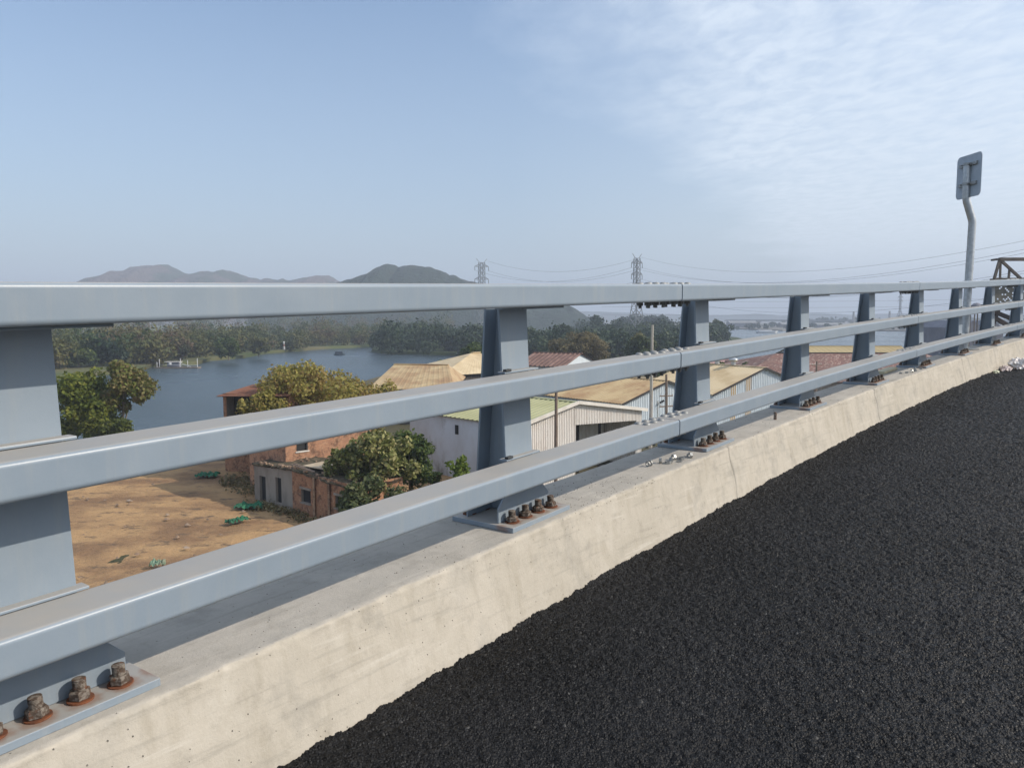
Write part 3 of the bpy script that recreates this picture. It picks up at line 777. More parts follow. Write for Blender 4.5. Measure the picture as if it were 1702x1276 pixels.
spots = [(1.55, -0.10, 0.5, R(90)), (1.60, -0.055, 0.2, R(90)), (1.68, -0.075, 1.1, R(90)), (1.72, -0.035, 0.4, 0), (1.79, -0.02, 0.9, R(90)), (1.83, -0.035, 0.2, 0), (1.57, -0.05, 2, 0)]
for i, (s, a, rz, rx) in enumerate(spots):
    o = nutp if i == 0 else nutp.copy()
    if i: COL.objects.link(o)
    put(o, s, a, 0.0015 if rx == 0 else 0.0175, rx, rz)
    tag(o, 'small zinc hex nut in the loose heap on the kerb before the second full post', 'nut', 'loose nuts beside the second full post')
for i, (s, a, rx, rz) in enumerate([(1.435, -0.115, R(84), 1.2), (1.46, -0.112, R(80), 1.35)]):
    o = washp if i == 0 else washp.copy()
    if i: COL.objects.link(o)
    put(o, s, a, 0.018, rx, rz)
    tag(o, 'upright zinc washer ring standing on edge on the kerb apart from the nut heap', 'washer', 'pair of upright washers')
for i, (s, a) in enumerate([(1.66, -0.02), (1.74, -0.075)]):
    o = washp.copy(); COL.objects.link(o); put(o, s, a, 0.001, 0, i)
    tag(o, 'flat zinc washer lying among the loose nuts on the kerb', 'washer', 'flat washers among the loose nuts')
for i, (s, a, rx) in enumerate([(7.25, -0.09, 0), (7.45, -0.03, R(90)), (7.6, -0.02, 0), (7.72, -0.05, R(90)), (7.35, -0.05, 0), (7.85, -0.02, 0)]):
    o = nutp.copy(); COL.objects.link(o); put(o, s, a, 0.0015 if rx == 0 else 0.0175, rx, i)
    tag(o, 'grey hex nut scattered on the kerb before the fifth full post', 'nut', 'loose nuts beside the fifth full post')
m = MB(); M = frame_at(3.44, -0.085, 0)
pts = [(0.011 if i % 2 else 0.0125) for i in range(16)]
m.tube([(0, 0, -0.004 + 0.062 * i / 15) for i in range(16)], pts, 12)
o = m.build('threaded_stud', RUST, smooth=False); o.matrix_basis = M
tag(o, 'single rusty threaded stud standing up from the kerb top', 'stud')
m = MB(); M = frame_at(7.12, -0.27, 0.0)
m.box(0, 0.60, -0.04, 0.06, 0.002, 0.030); o = m.build('loose_board', BOARD, bevel=.002); o.matrix_basis = M @ Matrix.Rotation(R(2), 4, 'Z')
tag(o, 'pale yellow strip of board lying on the kerb under the bottom rail', 'board')
# grit on the kerb top
V = []; F = []
for i in range(620):
    s = random.choice((random.uniform(-1.2, 4), random.uniform(0.4, 1.2), random.uniform(4, 11))); a = random.uniform(-0.33, 0.10); r_ = random.uniform(0.0008, 0.0030) * (1.6 if s > 3 else 1)
    c = path(s, a, r_ * 0.4); o_ = len(V)
    for dx, dy, dz in ((1, 0, 0), (-.8, .3, 0), (0, 1, 0), (.2, -1, 0), (0, 0, 1), (0, 0, -1)):
        V.append(c + Vector((dx * random.uniform(.7, 1.3), dy * random.uniform(.7, 1.3), dz * random.uniform(.5, .9))) * r_)
    F += [(o_, o_ + 2, o_ + 4), (o_ + 2, o_ + 1, o_ + 4), (o_ + 1, o_ + 3, o_ + 4), (o_ + 3, o_, o_ + 4), (o_ + 2, o_, o_ + 5), (o_ + 1, o_ + 2, o_ + 5), (o_ + 3, o_ + 1, o_ + 5), (o_, o_ + 3, o_ + 5)]
gr = np_mesh('grit', np.array(V), np.array(F), mat('dark_grit', (0.10, 0.085, 0.065), (0.05, 0.045, 0.04), 50, 0.9))
tag(gr, 'dark grit and crumbs scattered over the kerb top', 'grit', kind='stuff')
# litter bag
def crumple(name, s, a, rad, sx, sy, sz, seed, mtl, label):
    bm = bmesh.new(); bmesh.ops.create_icosphere(bm, subdivisions=4, radius=1.0)
    for v in bm.verts:
        d = v.co.normalized()
        n_ = noise.multi_fractal(d * 1.7 + Vector((seed, 0, 0)), 0.9, 2.2, 4) * 0.35 + abs(noise.noise(d * 4 + Vector((0, seed, 0)))) * 0.35
        v.co = d * (0.72 + n_)
        v.co = Vector((v.co.x * sx, v.co.y * sy, max(-0.55, v.co.z) * sz)) * rad
    me = bpy.data.meshes.new(name); bm.to_mesh(me); bm.free(); me.materials.append(mtl)
    o = bpy.data.objects.new(name, me); COL.objects.link(o)
    M = frame_at(s, a, HR + rad * sz * 0.5); o.matrix_basis = M
    return tag(o, label, 'litter')
crumple('plastic_bag', 11.75, 0.34, 0.11, 1.3, 1.0, .9, 3.1, PLASTIC, 'crumpled white plastic bag, the biggest and rightmost litter on the asphalt')
crumple('plastic_bag', 11.4, 0.25, 0.075, 1.5, 0.8, .6, 8.4, mat('pinkish_plastic', (0.62, 0.52, 0.50), (0.45, 0.38, 0.36), 14, 0.5), 'flattened pinkish white plastic bag between the big bag and the kerb')
crumple('paper_scrap', 11.0, 0.20, 0.05, 1.3, 0.7, .5, 5.7, mat('pale_greenish_paper', (0.55, 0.56, 0.42), (0.4, 0.4, 0.3), 14, 0.7), 'small pale scrap at the foot of the kerb, leftmost of the litter')
m = MB(); M = frame_at(3.3, 1.62, HR + 0.004); m.prism([(0, 0), (.02, -.006), (.03, .008), (.016, .018), (.002, .012)], 0, .0012)
o = m.build('dry_leaf', mat('dry_leaf_tan', (0.45, 0.36, 0.2), None, rough=.8)); o.matrix_basis = M
tag(o, 'tiny tan dry leaf lying alone on the dark asphalt', 'leaf')

# ------------------------------------------------------------------ water, land
s_ = 5200
wm = MB(); wm.add([(-s_, -s_, -1.2), (s_, -s_, -1.2), (s_, s_, -1.2), (-s_, s_, -1.2)], [(0, 1, 2, 3)])
tag(wm.build('river_water', WATER), kind='structure')
def land(name, pts, mtl, z=0.0, zb=-1.6):
    bm = bmesh.new(); vs = [bm.verts.new((p[0], p[1], z)) for p in pts]
    f = bm.faces.new(vs); f.normal_update()
    if f.normal.z < 0: f.normal_flip()
    r_ = bmesh.ops.extrude_face_region(bm, geom=[f]); nv = [g for g in r_['geom'] if isinstance(g, bmesh.types.BMVert)]
    # the extruded copy becomes the top, the rim slopes outwards a little to the water
    for v in nv: v.co.z = z
    for v in vs:
        v.co.z = zb; v.co.x *= 1.003; v.co.y -= 1.2
    bmesh.ops.triangulate(bm, faces=bm.faces[:]); bmesh.ops.recalc_face_normals(bm, faces=bm.faces[:])
    me = bpy.data.meshes.new(name); bm.to_mesh(me); bm.free(); me.materials.append(mtl)
    o = bpy.data.objects.new(name, me); COL.objects.link(o); return tag(o, kind='structure')
def wig(pts, amp=0.04, n=4, seed=0):
    out = []
    for i in range(len(pts) - 1):
        a, b = Vector(pts[i]), Vector(pts[i + 1])
        for k in range(n):
            p = a.lerp(b, k / n); d = (b - a)
            off_ = noise.noise(Vector((i * 3.1 + k * .77 + seed, seed, 0))) * amp * d.length if k else 0
            out.append(p + Vector((-d.y, d.x, 0)).normalized() * off_)
    out.append(Vector(pts[-1])); return out
near = wig([gnd(u, v) for u, v in ((-900, 742), (0, 738), (215, 728), (380, 692), (560, 645), (700, 607), (800, 599), (862, 596))] , .05, 4, 1) + \
       wig([gnd(u, v) for u, v in ((905, 601), (1130, 603), (1250, 606), (1450, 603), (1702, 597), (2300, 585))], .04, 4, 2)
ng = [(p.x, p.y) for p in near] + [(700, 200), (400, -300), (-400, -300), (-500, 0)]
land('ground', ng, LAND)
pen = wig([gnd(u, v) for u, v in ((618, 580.5), (640, 583.5), (760, 586), (860, 590), (905, 597), (1010, 599), (1130, 592), (1190, 575), (1246, 565.5), (1225, 560.5), (1180, 557), (1100, 552.5), (880, 551), (700, 553), (630, 562))], .03, 4, 5)
land('peninsula_ground', [(p.x, p.y) for p in pen], PENG)
lb = wig([gnd(u, v) for u, v in ((-600, 645), (0, 632), (130, 620), (232, 611), (258, 603), (330, 600), (352, 594), (405, 590), (445, 583), (540, 576), (618, 573.2), (612, 567), (700, 556), (760, 546))], .03, 5, 9)
lbp = [(p.x, p.y) for p in lb] + [(60, 1900), (-200, 3800), (-4200, 3800), (-4200, 300)]
land('left_bank_ground', lbp, BANK)
fr = wig([gnd(u, v) for u, v in ((1130, 546), (1210, 545), (1300, 548.5), (1400, 547.5), (1520, 549.5), (1640, 551), (1702, 551), (2400, 553))], .02, 4, 12)
frp = [(p.x, p.y) for p in fr] + [(4200, 1500), (4200, 3800), (-100, 3800), (80, 1700)]
land('far_shore_ground', frp, FARLAND)

# the dirt lot: a heightfield with ruts and rubble
def dirt_lot():
    st = 0.22; xs = np.arange(-62, 4, st); ys = np.arange(30, 80, st)
    X, Y = np.meshgrid(xs, ys, indexing='ij'); Z = np.zeros_like(X)
    for i in range(len(xs)):
        for j in range(len(ys)):
            x, y = xs[i], ys[j]
            e = min(1, (x + 62) / 3, (4 - x) / 3, (y - 30) / 3, (80 - y) / 4)
            h = 0.10 * noise.noise(Vector((x * .12, y * .12, 1))) + .07 * noise.noise(Vector((x * .9, y * .5, 2))) + .035 * noise.noise(Vector((x * 2.8, y * 2.8, 3)))
            rub = max(0, 1 - abs((x + 12 + (46 - y) * 0.9)) / 7.0) * (1 if y < 56 else 0.3)   # heap along the right side
            h += rub * (0.35 + .45 * noise.noise(Vector((x * .8, y * .8, 7))) + .28 * abs(noise.noise(Vector((x * 3.4, y * 3.4, 8)))))
            Z[i, j] = (0.10 + h) * e - 0.14 * (1 - e)
    V = np.stack([X, Y, Z], -1).reshape(-1, 3)
    return tag(np_mesh('dirt_ground', V, grid_faces(len(xs), len(ys)), DIRT, smooth=True), kind='structure')
dirt_lot()

# hills ------------------------------------------------------------
def hill(name, prof, y, depth, mtl, seed, rough=1.0, nu=260, nr=30):
    us = np.linspace(prof[0][0], prof[-1][0], nu); zs = []
    pts = [at(u, v, y) for u, v in prof]
    X = np.interp(us, [p[0] for p in prof], [p.x for p in pts]); Zp = np.interp(us, [p[0] for p in prof], [p.z for p in pts])
    Zp = Zp + np.array([rough * (1.1 * noise.noise(Vector((x * .035, seed, 0))) + .7 * noise.noise(Vector((x * .11, seed, 4)))) for x in X])
    V = np.zeros((nu, nr, 3))
    for i in range(nu):
        for k in range(nr):
            r_ = -1 + 2 * k / (nr - 1)
            f = max(0.0, 1 - abs(r_) ** 1.55)
            nz = noise.fractal(Vector((X[i] * .006, r_ * 2.2, seed)), 1.0, 2.0, 5)
            nz2 = noise.noise(Vector((X[i] * .05, r_ * 9, seed + 3))) * (1 - min(1, abs(r_) * 0)) 
            z = (Zp[i] + 1.5) * (f + 0.16 * nz * (1 - f) * f * 4) + rough * 2.2 * nz2 * min(1, f * 3)
            V[i, k] = (X[i] + r_ * 12 * nz, y + r_ * depth, -1.6 + z)
    return tag(np_mesh(name, V.reshape(-1, 3), grid_faces(nu, nr), mtl, smooth=True), kind='structure')
HA = hill_mat('quarried_hill', (0.025, 0.035, 0.020), (0.085, 0.065, 0.062), (0.14, 0.105, 0.095), 0.47)
HB = hill_mat('wooded_hill', (0.012, 0.022, 0.014), (0.03, 0.035, 0.022), (0.05, 0.045, 0.035), 0.62)
HC = hill_mat('distant_hill', (0.05, 0.06, 0.05), (0.09, 0.09, 0.08), (0.12, 0.11, 0.10), 0.55)
hill('quarried_hill', [(120, 500), (160, 478), (182, 467), (205, 457), (222, 449), (240, 442), (262, 441), (276, 441), (292, 448), (306, 454), (322, 458), (338, 453), (352, 451), (384, 451), (394, 456), (408, 462), (430, 464), (470, 466), (500, 464), (520, 461), (534, 456), (545, 458), (558, 467), (600, 480), (680, 505), (740, 525)], 1900, 420, HA, 2.0, 3.2)
hill('wooded_hill', [(500, 500), (560, 474), (580, 465), (602, 457), (622, 452), (629, 442), (642, 440.5), (658, 443), (664, 447), (672, 443), (688, 440.5), (697, 444), (738, 449), (748, 456), (770, 465), (800, 474), (850, 487), (900, 499), (945, 507), (968, 522), (984, 537), (1010, 556)], 1050, 230, HB, 5.0, 2.0)
hill('far_ridge', [(-400, 470), (-100, 480), (60, 500), (200, 510), (420, 505), (640, 512), (820, 514), (1000, 518), (1120, 522), (1200, 524), (1260, 521), (1300, 525), (1360, 520), (1420, 524), (1500, 521), (1600, 524), (1750, 518), (2000, 515), (2400, 510)], 3300, 300, HC, 8.0, 1.0)

# ------------------------------------------------------------------ foliage
def leaves(centres, radii, n, size, rng, flat=0.85, shell=0.55, aspect=0.62):
    """n leaf-sized quads spread through a union of clump ellipsoids"""
    centres = np.array(centres, float); radii = np.array(radii, float)
    if radii.ndim == 1: radii = np.stack([radii] * 3, 1)
    w = radii.prod(1) ** (2 / 3); w = w / w.sum()
    idx = rng.choice(len(centres), n, p=w)
    d = rng.normal(size=(n, 3)); d /= np.linalg.norm(d, axis=1)[:, None]
    r = shell + (1 - shell) * rng.random(n) ** 0.6
    r *= 1 + 0.16 * rng.normal(size=n)
    c = centres[idx] + d * radii[idx] * r[:, None]
    nrm = d * 0.7 + rng.normal(size=(n, 3)) * 0.75 + np.array([0, 0, 0.45]); nrm /= np.linalg.norm(nrm, axis=1)[:, None]
    t1 = np.cross(nrm, rng.normal(size=(n, 3))); t1 /= np.linalg.norm(t1, axis=1)[:, None]
    t2 = np.cross(nrm, t1)
    sz = size * (0.55 + 0.9 * rng.random(n))[:, None]
    a = t1 * sz; b = t2 * sz * aspect
    V = np.stack([c - a, c - b + a * .1, c + a, c + b + a * .1], 1).reshape(-1, 3)
    return V, np.arange(4 * n).reshape(-1, 4)
def clumps(cx_, cy, z0, z1, rx, ry, nclump, rng, rs=(0.22, 0.42), shape='round'):
    H = (z1 - z0) / 2; cz = (z0 + z1) / 2; C = []; Rr = []
    for i in range(nclump):
        d = rng.normal(size=3); d /= np.linalg.norm(d)
        r = rng.random() ** 0.45 * 0.80
        p = np.array([cx_ + d[0] * rx * r, cy + d[1] * ry * r, cz + d[2] * H * r])
        if shape == 'cone':
            k = 1 - 0.75 * (p[2] - z0) / (z1 - z0); p[0] = cx_ + (p[0] - cx_) * k; p[1] = cy + (p[1] - cy) * k
        q = rs[0] + (rs[1] - rs[0]) * rng.random()
        C.append(p); Rr.append([min(rx, ry) * q * 1.15, min(rx, ry) * q * 1.15, min(H, rx) * q])
    return C, Rr
def tree(name, base, height, rx, ry, z0, mtl, n, size, label, cat='tree', group=None, nclump=26, trunk_r=0.18, seed=1, limbs=6, shape='round', rs=(0.22, 0.42), lean=(0, 0)):
    rng = np.random.default_rng(seed); rnd = random.Random(seed)
    b = Vector(base); t_ = empty(name, b, label, cat, group)
    cx_, cy = b.x + lean[0], b.y + lean[1]
    C, Rr = clumps(cx_, cy, b.z + z0, b.z + height, rx, ry, nclump, rng, rs, shape)
    V, F = leaves(C, Rr, n, size, rng)
    V -= np.array(b)
    np_mesh('crown', V, F, mtl, t_)
    m = MB(); top = Vector((cx_, cy, b.z + z0 + (height - z0) * 0.45))
    m.tube([b - Vector((0, 0, .4)), b.lerp(top, .5) + Vector((rnd.uniform(-.2, .2), rnd.uniform(-.2, .2), 0)), top], [trunk_r * 1.25, trunk_r, trunk_r * .5], 8)
    for k in range(limbs):
        c = Vector(C[rnd.randrange(len(C))]); st = b.lerp(top, rnd.uniform(.35, .9))
        m.tube([st, st.lerp(c, .5) + Vector((0, 0, .2)), c], [trunk_r * .5, trunk_r * .3, trunk_r * .12], 6)
    m.build('trunk', BARK, t_, b)
    return t_
G_YG = leaf_mat('yellow_green_leaves', [(0.05, 0.075, 0.012), (0.11, 0.145, 0.02), (0.19, 0.21, 0.03), (0.30, 0.28, 0.06)], .4, .4, .35)
G_YG2 = leaf_mat('dull_yellow_green_leaves', [(0.045, 0.07, 0.015), (0.10, 0.125, 0.025), (0.17, 0.18, 0.04)], .35, .4, .5)
G_OLIVE = leaf_mat('olive_yellow_leaves', [(0.12, 0.11, 0.025), (0.24, 0.22, 0.05), (0.38, 0.33, 0.09), (0.30, 0.19, 0.07), (0.26, 0.26, 0.06)], .4, .5, .4)
G_MID = leaf_mat('mid_green_leaves', [(0.028, 0.055, 0.014), (0.055, 0.09, 0.02), (0.10, 0.135, 0.03), (0.16, 0.17, 0.05)], .35, .35, .5)
G_MID2 = leaf_mat('grey_green_leaves', [(0.05, 0.075, 0.025), (0.10, 0.12, 0.045), (0.20, 0.20, 0.09)], .35, .35, .5)
G_MID3 = leaf_mat('glossy_mixed_leaves', [(0.04, 0.06, 0.015), (0.10, 0.12, 0.03), (0.21, 0.22, 0.06), (0.40, 0.37, 0.16), (0.21, 0.16, 0.07)], .35, .3, .6)
G_LIME = leaf_mat('lime_leaves', [(0.07, 0.12, 0.015), (0.14, 0.20, 0.03), (0.22, 0.27, 0.045)], .45, .35, .5)
G_RUSSET = leaf_mat('russet_green_leaves', [(0.06, 0.08, 0.02), (0.13, 0.15, 0.035), (0.20, 0.15, 0.06), (0.18, 0.22, 0.045), (0.12, 0.16, 0.03)], .35, .6, .35)
G_BRUSH = leaf_mat('dry_brush_leaves', [(0.08, 0.07, 0.035), (0.14, 0.115, 0.05), (0.22, 0.18, 0.09), (0.15, 0.15, 0.05)], .3, .35, .4)
G_DARK = leaf_mat('dark_wood_leaves', [(0.008, 0.022, 0.012), (0.018, 0.038, 0.016), (0.034, 0.058, 0.02), (0.07, 0.09, 0.03)], .2, .6, .05)
G_FAR = leaf_mat('mixed_wood_leaves', [(0.012, 0.035, 0.016), (0.030, 0.060, 0.016), (0.075, 0.090, 0.025), (0.13, 0.12, 0.035), (0.12, 0.075, 0.045), (0.05, 0.075, 0.025)], .25, .90, .05)

# wood masses ------------------------------------------------------
def wood(name, regions, mtl, label, seed, per=150, leaf=0.75):
    rng = np.random.default_rng(seed); Vs = []; Fs = []; off_ = 0
    for (poly, n, hmin, hmax) in regions:
        # poly: list of (u, v) shoreline-facing ground corners -> bilinear patch a,b (near) c,d (far)
        a, b, c, d = [np.array(gnd(*p)) for p in poly]
        for i in range(n):
            f, g = rng.random(), rng.random() ** 1.0
            p = (a * (1 - f) + b * f) * (1 - g) + (d * (1 - f) + c * f) * g
            h = hmin + (hmax - hmin) * rng.random() ** 1.3; rx = h * (0.34 + 0.22 * rng.random())
            C, Rr = clumps(p[0], p[1], -0.8, h, rx, rx, 5, rng, (0.45, 0.75))
            V, F = leaves(C, Rr, per, leaf * (0.7 + h / 18), rng, shell=.5)
            Vs.append(V); Fs.append(F + off_); off_ += len(V)
    o = np_mesh(name, np.concatenate(Vs), np.concatenate(Fs), mtl)
    return tag(o, label, 'wood', kind='stuff')
wood('peninsula_wood', [(((618, 584), (770, 588), (790, 572), (632, 570)), 90, 7, 13), (((770, 588), (885, 596), (900, 574), (790, 572)), 70, 7, 13),
                        (((885, 599), (1130, 595), (1130, 572), (900, 574)), 150, 6, 11), (((1000, 575), (1150, 572), (1150, 556), (950, 556)), 110, 9, 15),
                        (((1130, 592), (1206, 571), (1196, 561), (1140, 565)), 60, 7, 14)], G_DARK, 'dense dark green wood crowding the low point between the two river arms', 21, per=220, leaf=.55)
wood('left_bank_wood', [(((-60, 622), (245, 607), (330, 590), (-60, 590)), 130, 7, 13), (((245, 603), (400, 588), (440, 578), (330, 588)), 55, 7, 13),
                        (((400, 586), (620, 572), (640, 563), (330, 575)), 110, 6, 11), (((-60, 590), (640, 565), (760, 552), (-60, 562)), 150, 8, 15), (((-120, 556), (760, 552), (800, 543), (-120, 546)), 170, 15, 24),
                        ], G_FAR, 'mixed olive and brown wood along the far left river bank', 22, per=330, leaf=.42)
def ridge_wood():
    rng = np.random.default_rng(5); Vs = []; Fs = []; off_ = 0
    for i in range(120):
        u = rng.uniform(1030, 1106); p = at(u, 530, 760 + rng.uniform(0, 60)); 
        top = 14.6 + (528 - (521.0 + 2.5 * rng.random() + max(0, (1050 - u)) * .12)) * p[1] / 1278
        C, Rr = clumps(p[0], p[1], -1, top, 4.5, 4.5, 6, rng, (0.4, .6)); V, F = leaves(C, Rr, 90, 1.1, rng)
        Vs.append(V); Fs.append(F + off_); off_ += len(V)
    return tag(np_mesh('plantation_wood', np.concatenate(Vs), np.concatenate(Fs), G_DARK), 'flat-topped bluish tree plantation behind the foot of the nearer pylon', 'wood', kind='stuff')
ridge_wood()

# individual trees
tree('riverside_tree', (-46.6, 84.0, 0), 9.5, 4.3, 3.8, 0.2, G_YG, 16000, 0.21, 'bright yellow-green tree on the left river bank beside the nearest post', nclump=46, seed=3, rs=(.2, .36))
tree('riverside_tree', (-43.4, 84.5, 0), 10.0, 3.0, 2.6, 3.6, G_RUSSET, 9000, 0.20, 'russet and green tree leaning over the water, right of the yellow-green one', nclump=26, seed=4, lean=(.8, 0), rs=(.2, .38))
tree('riverside_tree', (-42.6, 82.5, 0), 4.8, 2.6, 2.2, 0.0, G_YG2, 6500, 0.19, 'low dark yellow-green bush under the leaning russet tree', 'bush', nclump=22, seed=5, rs=(.22, .4))
tree('ochre_tree', at(512, 800, 74).xy.to_3d(), 10.9, 6.6, 5.5, 2.2, G_OLIVE, 21000, 0.17, 'wide yellow-ochre tree rising behind the ruined brick house', nclump=60, seed=6, trunk_r=.26, rs=(.14, .27), limbs=16)
tree('ochre_tree', at(618, 800, 78).xy.to_3d(), 9.3, 3.9, 3.2, 2.0, G_OLIVE, 9000, 0.16, 'smaller ochre tree at the right shoulder of the wide ochre tree', nclump=26, seed=7, rs=(.18, .34))
tree('ochre_tree', at(436, 800, 69).xy.to_3d(), 8.9, 2.7, 2.2, 1.5, G_OLIVE, 7000, 0.16, 'low ochre bushy tree by the rust-roofed shed', nclump=22, seed=8, rs=(.18, .34))
tree('broadleaf_tree', (-10.2, 55.4, 0), 7.2, 4.1, 2.9, 0.4, G_MID3, 10500, 0.16, 'mid-green broad-leaved tree growing against the brick house', nclump=60, seed=9, rs=(.12, .25), limbs=16)
tree('broadleaf_tree', (-9.6, 50.6, 0), 4.6, 2.5, 1.8, 0.1, G_MID2, 5600, 0.16, 'pale leafy shrub covering the right corner of the low brick wall', 'shrub', nclump=18, seed=10, rs=(.2, .36))
tree('broadleaf_tree', (-8.2, 61.5, 0), 5.4, 2.4, 2.2, 0.6, G_MID, 4500, 0.17, 'green tree in front of the mouldy white warehouse wall', nclump=22, seed=12, rs=(.2, .36))
tree('sapling', (-4.3, 57.5, 0), 4.6, 1.3, 1.1, 1.0, G_LIME, 850, 0.15, 'yellow-green sapling before the shaded white wall', nclump=14, seed=13, trunk_r=.05, rs=(.2, .4))
tree('dark_bush', (-6.4, 58.2, 0), 3.3, 1.1, .9, 0.1, G_MID, 1700, 0.12, 'small dark bush at the foot of the shaded white wall', 'bush', nclump=10, seed=14, trunk_r=.05)
P_ = at(965, 590, 205); tree('brush_tree', (P_.x, P_.y, 0), 11.6, 9.3, 7, 1.0, G_BRUSH, 19000, 0.27, 'large rounded brownish brush tree behind the red ribbed roof', nclump=60, seed=15, trunk_r=.3, rs=(.16, .28), limbs=14)
P_ = at(1062, 590, 215); tree('bushy_tree', (P_.x, P_.y, 0), 11.0, 4.3, 4, 1.0, G_FAR, 5500, 0.34, 'dark bushy tree just left of the pale concrete pole', nclump=26, seed=16, trunk_r=.3)
P_ = at(942, 545, 330); tree('dark_crown_tree', (P_.x, P_.y, 0), 12.6, 4.5, 4, 3.0, G_DARK, 3000, 0.5, 'dark rounded crown rising just behind the brownish brush tree', nclump=20, seed=17)
P_ = at(991, 540, 520); tree('umbrella_tree', (P_.x, P_.y, 0), 16.6, 4.8, 4.5, 9.0, G_DARK, 1500, 0.55, 'lone flat-crowned tree standing up on the skyline beside the wooded hill', nclump=12, seed=18, trunk_r=.6)
P_ = at(1098, 590, 150); tree('cypress', (P_.x, P_.y, 0), 8.6, 1.4, 1.4, 1.0, G_MID, 2200, 0.2, 'small dark conical tree right of the pale concrete pole', nclump=16, seed=19, shape='cone')
P_ = at(786, 600, 178); tree('bushy_tree', (P_.x, P_.y, 0), 9.0, 3.6, 3.2, 0.2, G_MID, 4500, 0.28, 'green bushy tree at the waterside behind the tan hipped roof', nclump=24, seed=20)
P_ = at(742, 600, 168); tree('waterside_bush', (P_.x, P_.y, 0), 5.9, 3.0, 2.4, 0.2, G_LIME, 2600, 0.26, 'pale green bush at the water edge over the long tan roof', 'bush', nclump=14, seed=23)
for i, (u, y, h, r_) in enumerate(((895, 185, 6.2, 5.0), (1185, 130, 7.6, 2.6), (1206, 134, 7.4, 2.4), (1236, 140, 7.7, 2.4), (1166, 150, 6.8, 3.2))):
    P_ = at(u, 600, y)
    tree('roadside_bush', (P_.x, P_.y, 0), h, r_, r_ * .8, .2, G_MID if i else G_BRUSH, 1800, .24, ['olive scrub below the brush tree over the red ribbed roof', 'leftmost green bush behind the pale tan warehouse ridge', 'green bush directly behind the roof ventilators', 'green bush right of the roof ventilators', 'low green bush farther back behind the pale tan ridge'][i], 'bush', 'bushes behind the warehouse roofs', nclump=12, seed=30 + i)
P_ = at(1196, 540, 470); tree('headland_tree', (P_.x, P_.y, 0), 14.5, 5.5, 5, 3, G_FAR, 2600, .55, 'round-topped tree at the right tip of the wooded point', nclump=18, seed=40)
for i, (u, y, h, r_) in enumerate(((430, 298, 7.5, 4.4), (380, 270, 8.2, 5), (300, 262, 8.4, 5.2), (185, 232, 7.0, 4.6), (130, 226, 7.2, 5), (245, 246, 7.8, 4.4))):
    P_ = at(u, 590, y)
    tree('bank_tree', (P_.x, P_.y, 0), h, r_, r_ * .8, .1, [G_FAR, G_MID, G_FAR, G_DARK, G_MID, G_FAR][i], 3000, .4,
         ['pale round tree nearest the river bend on the left bank', 'green tree on the grassy bank right of the jetty', 'olive tree directly behind the jetty raft', 'dark green tree left of the jetty on the far bank', 'green tree beside the post edge on the far bank', 'olive tree between the dark tree and the jetty'][i], 'tree', 'trees along the far left bank', nclump=18, seed=50 + i)

# ------------------------------------------------------------------ buildings
def corr(mb, A, B, C, D, pitch, amp, mi=0, thick=0.0, uvs=True):
    """ribbed sheet over the quad A-B (one edge) to D-C (other edge); ribs run from A to D"""
    A, B, C, D = [Vector(p) for p in (A, B, C, D)]
    nrm = (B - A).cross(D - A).normalized()
    w = max((B - A).length, (C - D).length); nr = max(1, int(round(w / pitch)))
    prof = [(0.0, 0), (0.32, 0), (0.42, 1), (0.68, 1), (0.78, 0)]
    ts = [((i + p) / nr, a) for i in range(nr) for p, a in prof] + [(1.0, 0)]
    o = len(mb.v)
    for t_, a in ts:
        mb.v.append(tuple(A.lerp(B, t_) + nrm * a * amp)); mb.v.append(tuple(D.lerp(C, t_) + nrm * a * amp))
    for i in range(len(ts) - 1):
        mb.f.append((o + 2 * i, o + 2 * i + 2, o + 2 * i + 3, o + 2 * i + 1)); mb.m.append(mi); mb.uv.append(None)
def flat(mb, pts, mi=0, uv=None):
    mb.add(pts, [tuple(range(len(pts)))], mi, [uv] if uv else None)
def lerp3(a, b, t): return Vector(a).lerp(Vector(b), t)
